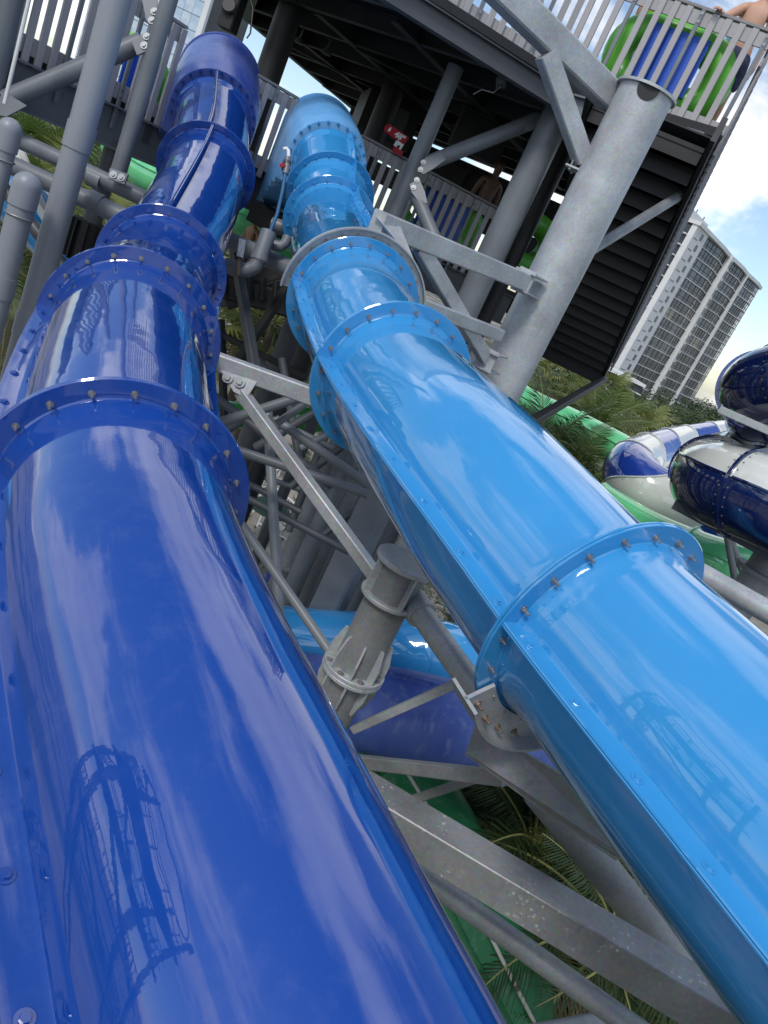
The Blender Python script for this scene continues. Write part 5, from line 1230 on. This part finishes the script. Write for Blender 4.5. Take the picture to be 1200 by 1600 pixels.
q = at(828, 372, 13); raft('green raft standing between the columns right of the lower railing', q-Z*.1, md, .8, .7, .2, False)
q = at(195, 130, 9.6); raft('raft with blue floor behind the left deck railing next to the post', q, dl, .9, .8)
# ------------------------------------------------------------------ people
SKIN = [paint('fair_skin', (.52, .30, .21, 1), (.46, .25, .17, 1), .55, 6, 0, .02), paint('tan_skin', (.30, .155, .09, 1), (.25, .125, .07, 1), .55, 6, 0, .02), paint('brown_skin', (.13, .065, .04, 1), (.10, .05, .03, 1), .55, 6, 0, .02)]
HAIR = paint('dark_hair', (.015, .011, .009, 1), (.03, .02, .015, 1), .6, 30)
def skin_obj(name, V_, E_, Rd, mat, parent, root=0, sub=2):
    me = bpy.data.meshes.new(name); me.from_pydata([tuple(p) for p in V_], E_, []); o = bpy.data.objects.new(name, me); col.objects.link(o)
    o.modifiers.new('skin', 'SKIN'); sl = me.skin_vertices[0].data
    for i, r in enumerate(Rd):
        sl[i].radius = r if isinstance(r, tuple) else (r, r)
    sl[root].use_root = True
    s_ = o.modifiers.new('sub', 'SUBSURF'); s_.levels = sub; s_.render_levels = sub
    ev = o.evaluated_get(bpy.context.evaluated_depsgraph_get()); m2 = bpy.data.meshes.new_from_object(ev); bpy.data.objects.remove(o); m2.name = name
    m2.polygons.foreach_set('use_smooth', [True]*len(m2.polygons)); m2.materials.clear(); m2.materials.append(mat)
    o = bpy.data.objects.new(name, m2); col.objects.link(o); o.parent = parent; return o
def person(label, foot, facing, skin, shorts, shirt=None, h=1.72, hair=True, la=None, ra=None, cap=None, sit=False, stride=.12):
    """local frame: x right, y forward, z up"""
    k = h/1.72; o = thing('person', label, 'person', foot); f = V((facing.x, facing.y, 0)).normalized(); o.rotation_euler = (0, 0, math.atan2(f.y, f.x)-PI/2)
    Vv = []; Ee = []; Rr = []
    def v(x, y, z, r, pa=None):
        Vv.append(V((x, y, z))*k); Rr.append(tuple(q*k for q in r) if isinstance(r, tuple) else r*k)
        if pa is not None: Ee.append((pa, len(Vv)-1))
        return len(Vv)-1
    pel = v(0, 0, .92, (.15, .105)); wa = v(0, .005, 1.08, (.135, .095), pel); ch = v(0, .01, 1.28, (.16, .11), wa); uc = v(0, 0, 1.40, (.13, .085), ch)
    nk = v(0, .01, 1.49, .052, uc); hb = v(0, .025, 1.57, (.066, .078), nk); hc = v(0, .025, 1.645, (.076, .092), hb); ht = v(0, .012, 1.71, (.058, .07), hc)
    js = {}
    for s_, tgt in ((-1, la), (1, ra)):
        sh1 = v(.17*s_, 0, 1.39, .062, uc)
        if tgt is None: el = V((.235*s_, -.02, 1.12)); wr = V((.25*s_, .06, .88))
        else: wr = V(tgt)/k; mid = (V((.17*s_, 0, 1.39))+wr)/2; el = mid+V((.05*s_, -.03, -.09))
        e1 = v(el.x, el.y, el.z, .042, sh1); w1 = v(wr.x, wr.y, wr.z, .028, e1); dr = (wr-el).normalized()
        pa = wr+dr*.075; p1 = v(pa.x, pa.y, pa.z, (.038, .02), w1); sd = dr.cross(Z).normalized() if abs(dr.z) < .9 else V((0, 1, 0))
        for q in range(4):
            c_ = pa+sd*((q-1.5)*.021)+dr*.045; f1 = v(c_.x, c_.y, c_.z-.004, .010, p1); e_ = c_+dr*(.030+.006*(1-abs(q-1.2)))-Z*.028; v(e_.x, e_.y, e_.z, .008, f1)
        c_ = wr+dr*.035+sd*-.045; t1 = v(c_.x, c_.y, c_.z-.01, .012, w1); v(c_.x+dr.x*.03, c_.y+dr.y*.03, c_.z-.03, .009, t1)
    for s_ in (-1, 1):
        hp = v(.095*s_, 0, .86, .095, pel); yk = stride*s_*.5
        kn = v(.105*s_, .03+yk*.6, .49, .058, hp); ca = v(.107*s_, -.012+yk*.8, .34, .056, kn); an = v(.105*s_, -.02+yk, .09, .036, ca); v(.112*s_, .09+yk, .035, (.042, .03), an)
    skin_obj('body', Vv, Ee, Rr, skin, o)
    # face: nose, eyes, mouth, ears as small shapes
    b = MB(); hcv = V((0, .025, 1.645))*k
    b.lathe(hcv+V((0, .085, -.02))*k, V((0, 1, -.5)), [(.016*k, 0), (.012*k, .02*k), (0, .028*k)], 8)
    for s_ in (-1, 1): b.lathe(hcv+V((.078*s_, -.005, -.01))*k, V((s_, 0, 0)), [(.028*k, 0), (.024*k, .014*k), (0, .016*k)], 10)
    nb = b.mesh('nose_and_ears', skin); oo = bpy.data.objects.new('nose_and_ears', nb); col.objects.link(oo); oo.parent = o
    b = MB()
    for s_ in (-1, 1): b.lathe(hcv+V((.03*s_, .084, .012))*k, V((0, 1, 0)), [(.010*k, 0), (.007*k, .005*k), (0, .006*k)], 8)
    b.box(hcv+V((0, .082, -.055))*k, V((.022, 0, 0))*k, V((0, .006, 0))*k, V((0, 0, .004))*k)
    nb = b.mesh('eyes_and_mouth', HAIR); oo = bpy.data.objects.new('eyes_and_mouth', nb); col.objects.link(oo); oo.parent = o
    b = MB(); n = 20; vs = []; fs = []
    for i_ in range(9):
        th = PI*.62*i_/8
        for j in range(n):
            a = 2*PI*j/n; lim = 1 if math.sin(a) < .35 else .62
            t2 = th*lim; vs.append(hcv+V((.088*math.sin(t2)*math.cos(a), -.012+.107*math.sin(t2)*math.sin(a), .012+.098*math.cos(t2)))*k)
    for i_ in range(8): fs += [[i_*n+j, i_*n+(j+1) % n, (i_+1)*n+(j+1) % n, (i_+1)*n+j] for j in range(n)]
    b.add(vs, fs); nb = b.mesh('hair', cap or HAIR, 60); oo = bpy.data.objects.new('cap' if cap else 'hair', nb); col.objects.link(oo); oo.parent = o
    sv = [V((0, 0, 1.02)), V((0, 0, .92)), V((-.1, .0, .84)), V((.1, 0, .84)), V((-.115, .02-stride*.15, .55)), V((.115, .02+stride*.15, .55))]
    skin_obj('shorts', [p*k for p in sv], [(0, 1), (1, 2), (1, 3), (2, 4), (3, 5)], [(.16*k, .12*k), (.17*k, .125*k), .118*k, .118*k, .105*k, .105*k], shorts, o, 1)
    if shirt:
        sv = [V((0, 0, .95)), V((0, .005, 1.1)), V((0, .01, 1.28)), V((0, 0, 1.40)), V((-.17, 0, 1.39)), V((.17, 0, 1.39)), V((-.215, -.01, 1.22)), V((.215, -.01, 1.22))]
        skin_obj('shirt', [p*k for p in sv], [(0, 1), (1, 2), (2, 3), (3, 4), (3, 5), (4, 6), (5, 7)], [(.165*k, .125*k), (.15*k, .112*k), (.175*k, .128*k), (.14*k, .095*k), .075*k, .075*k, .07*k, .07*k], shirt, o, 1)
    return o
NAVY_C = paint('navy_shorts', (.012, .016, .05, 1), (.05, .06, .12, 1), .8, 22); BLACK_C = paint('black_shorts', (.012, .012, .013, 1), None, .8); YEL = paint('yellow_shirt', (.55, .40, .05, 1), (.4, .45, .12, 1), .8, 25); TEAL = paint('teal_shorts', (.06, .25, .30, 1), None, .8); LBL = paint('pale_blue_shirt', (.30, .48, .62, 1), None, .8)
bpy.context.view_layer.update()
# shirtless person at the upper front railing, hand on the top rail
kx = (at(1150, 90, 9.3)-C0).dot(ud); ft = C0+ud*kx-un*.42
hand_w = C0+ud*((at(1133, 12, 9.0)-C0).dot(ud))+Z*1.24-un*.02
fc_ = un
yaw = math.atan2(fc_.y, fc_.x)-PI/2; hl = Matrix.Rotation(-yaw, 3, 'Z')@(hand_w-ft)
hl_ok = hl if hl.length < 1.75 else None
person('shirtless person in patterned navy shorts with one hand on the upper front rail', ft, fc_, SKIN[0], NAVY_C, None, 1.86, ra=tuple(hl) if hl.x > 0 else None, la=tuple(hl) if hl.x <= 0 else None)
kx = (at(985, 60, 9.6)-C0).dot(ud); person('person in yellow shirt and navy shorts behind the green raft on the upper deck', C0+ud*kx-un*.55, ud, SKIN[1], NAVY_C, YEL, 1.6)
kx = (at(1115, 130, 9.5)-C0).dot(ud); person('person in teal shorts beside the raft behind the upper front railing', C0+ud*(kx-.05)-un*.85, -ud, SKIN[1], TEAL, LBL, 1.6)
q = C0+dlft*((at(875, 12, 8.9)-C0).dot(dlft)); person('person behind the upper railing left of the big column', q-dlft.cross(Z)*(.5 if dlft.cross(Z).dot(CAM-q) > 0 else -.5), V((1, -.3, 0)), SKIN[0], NAVY_C, None, 1.25)
kx = (at(752, 330, 12.2)-pr0).dot(md); person('person in black shorts behind the right end of the lower railing', pr0+md*kx-mn*.45, mn, SKIN[2], BLACK_C, None, 1.70)
q = at(812, 385, 12.8); person('person half hidden between the tower columns on the lower deck', V((q.x, q.y, CAMZ+ZF)), V((-1, -.2, 0)), SKIN[2], BLACK_C, None, 1.5)
q = at(398, 356, 16.0); person('person in a red cap riding the pale green tube between the slides', q-Z*1.45, V((-.5, -1, 0)), SKIN[1], NAVY_C, None, 1.7, cap=paint('red_cap', (.25, .02, .02, 1)))

# ------------------------------------------------------------------ stair tower left of the viewer (it is mirrored in the dark blue slide)
TW = thing('stair_tower', 'open steel stair tower mirrored in the side of the dark blue slide', 'tower', V((-11, -1.6, 0)))
tx, ty = -11.0, -1.6
for sx_ in (-1, 1):
    for sy_ in (-1, 1): T('post', V((tx+1.3*sx_, ty+1.3*sy_, 0)), V((tx+1.3*sx_, ty+1.3*sy_, CAMZ+5.6)), .09, M['grey_dark'], TW)
for z_ in (-4.6, -1.9, .8, 3.2):
    BOX('platform', V((tx, ty, CAMZ+z_)), V((1.5, 0, 0)), V((0, 1.5, 0)), Z*.1, M['grey_dark'], TW)
    for (a, c_) in (((-1, -1), (1, -1)), ((1, -1), (1, 1)), ((1, 1), (-1, 1)), ((-1, 1), (-1, -1))):
        pa, pb = V((tx+1.4*a[0], ty+1.4*a[1], CAMZ+z_)), V((tx+1.4*c_[0], ty+1.4*c_[1], CAMZ+z_))
        for h_ in (.55, 1.1): T('rail', pa+Z*h_, pb+Z*h_, .035, M['grey_dark'], TW, n=8)
        for k in range(1, 6): T('picket', pa.lerp(pb, k/6), pa.lerp(pb, k/6)+Z*1.1, .02, M['grey_dark'], TW, n=6)
for q, z_ in enumerate((-4.6, -1.9, .8)):
    s_ = 1 if q % 2 else -1; B('stringer', V((tx+1.2*s_, ty-1.1, CAMZ+z_)), V((tx+1.2*s_, ty+1.1, CAMZ+z_+2.5)), .08, .25, M['grey_dark'], TW)
    T('brace', V((tx+1.3, ty-1.3, CAMZ+z_)), V((tx+1.3, ty+1.3, CAMZ+z_+2.5)), .04, M['grey_dark'], TW)
b = MB(); b.path([V((tx+1.5*math.cos(a*PI/12), ty+1.5*math.sin(a*PI/12), CAMZ+5.6)) for a in range(24)], .07, 8, True); b.build('top_ring', M['grey_dark'], TW)
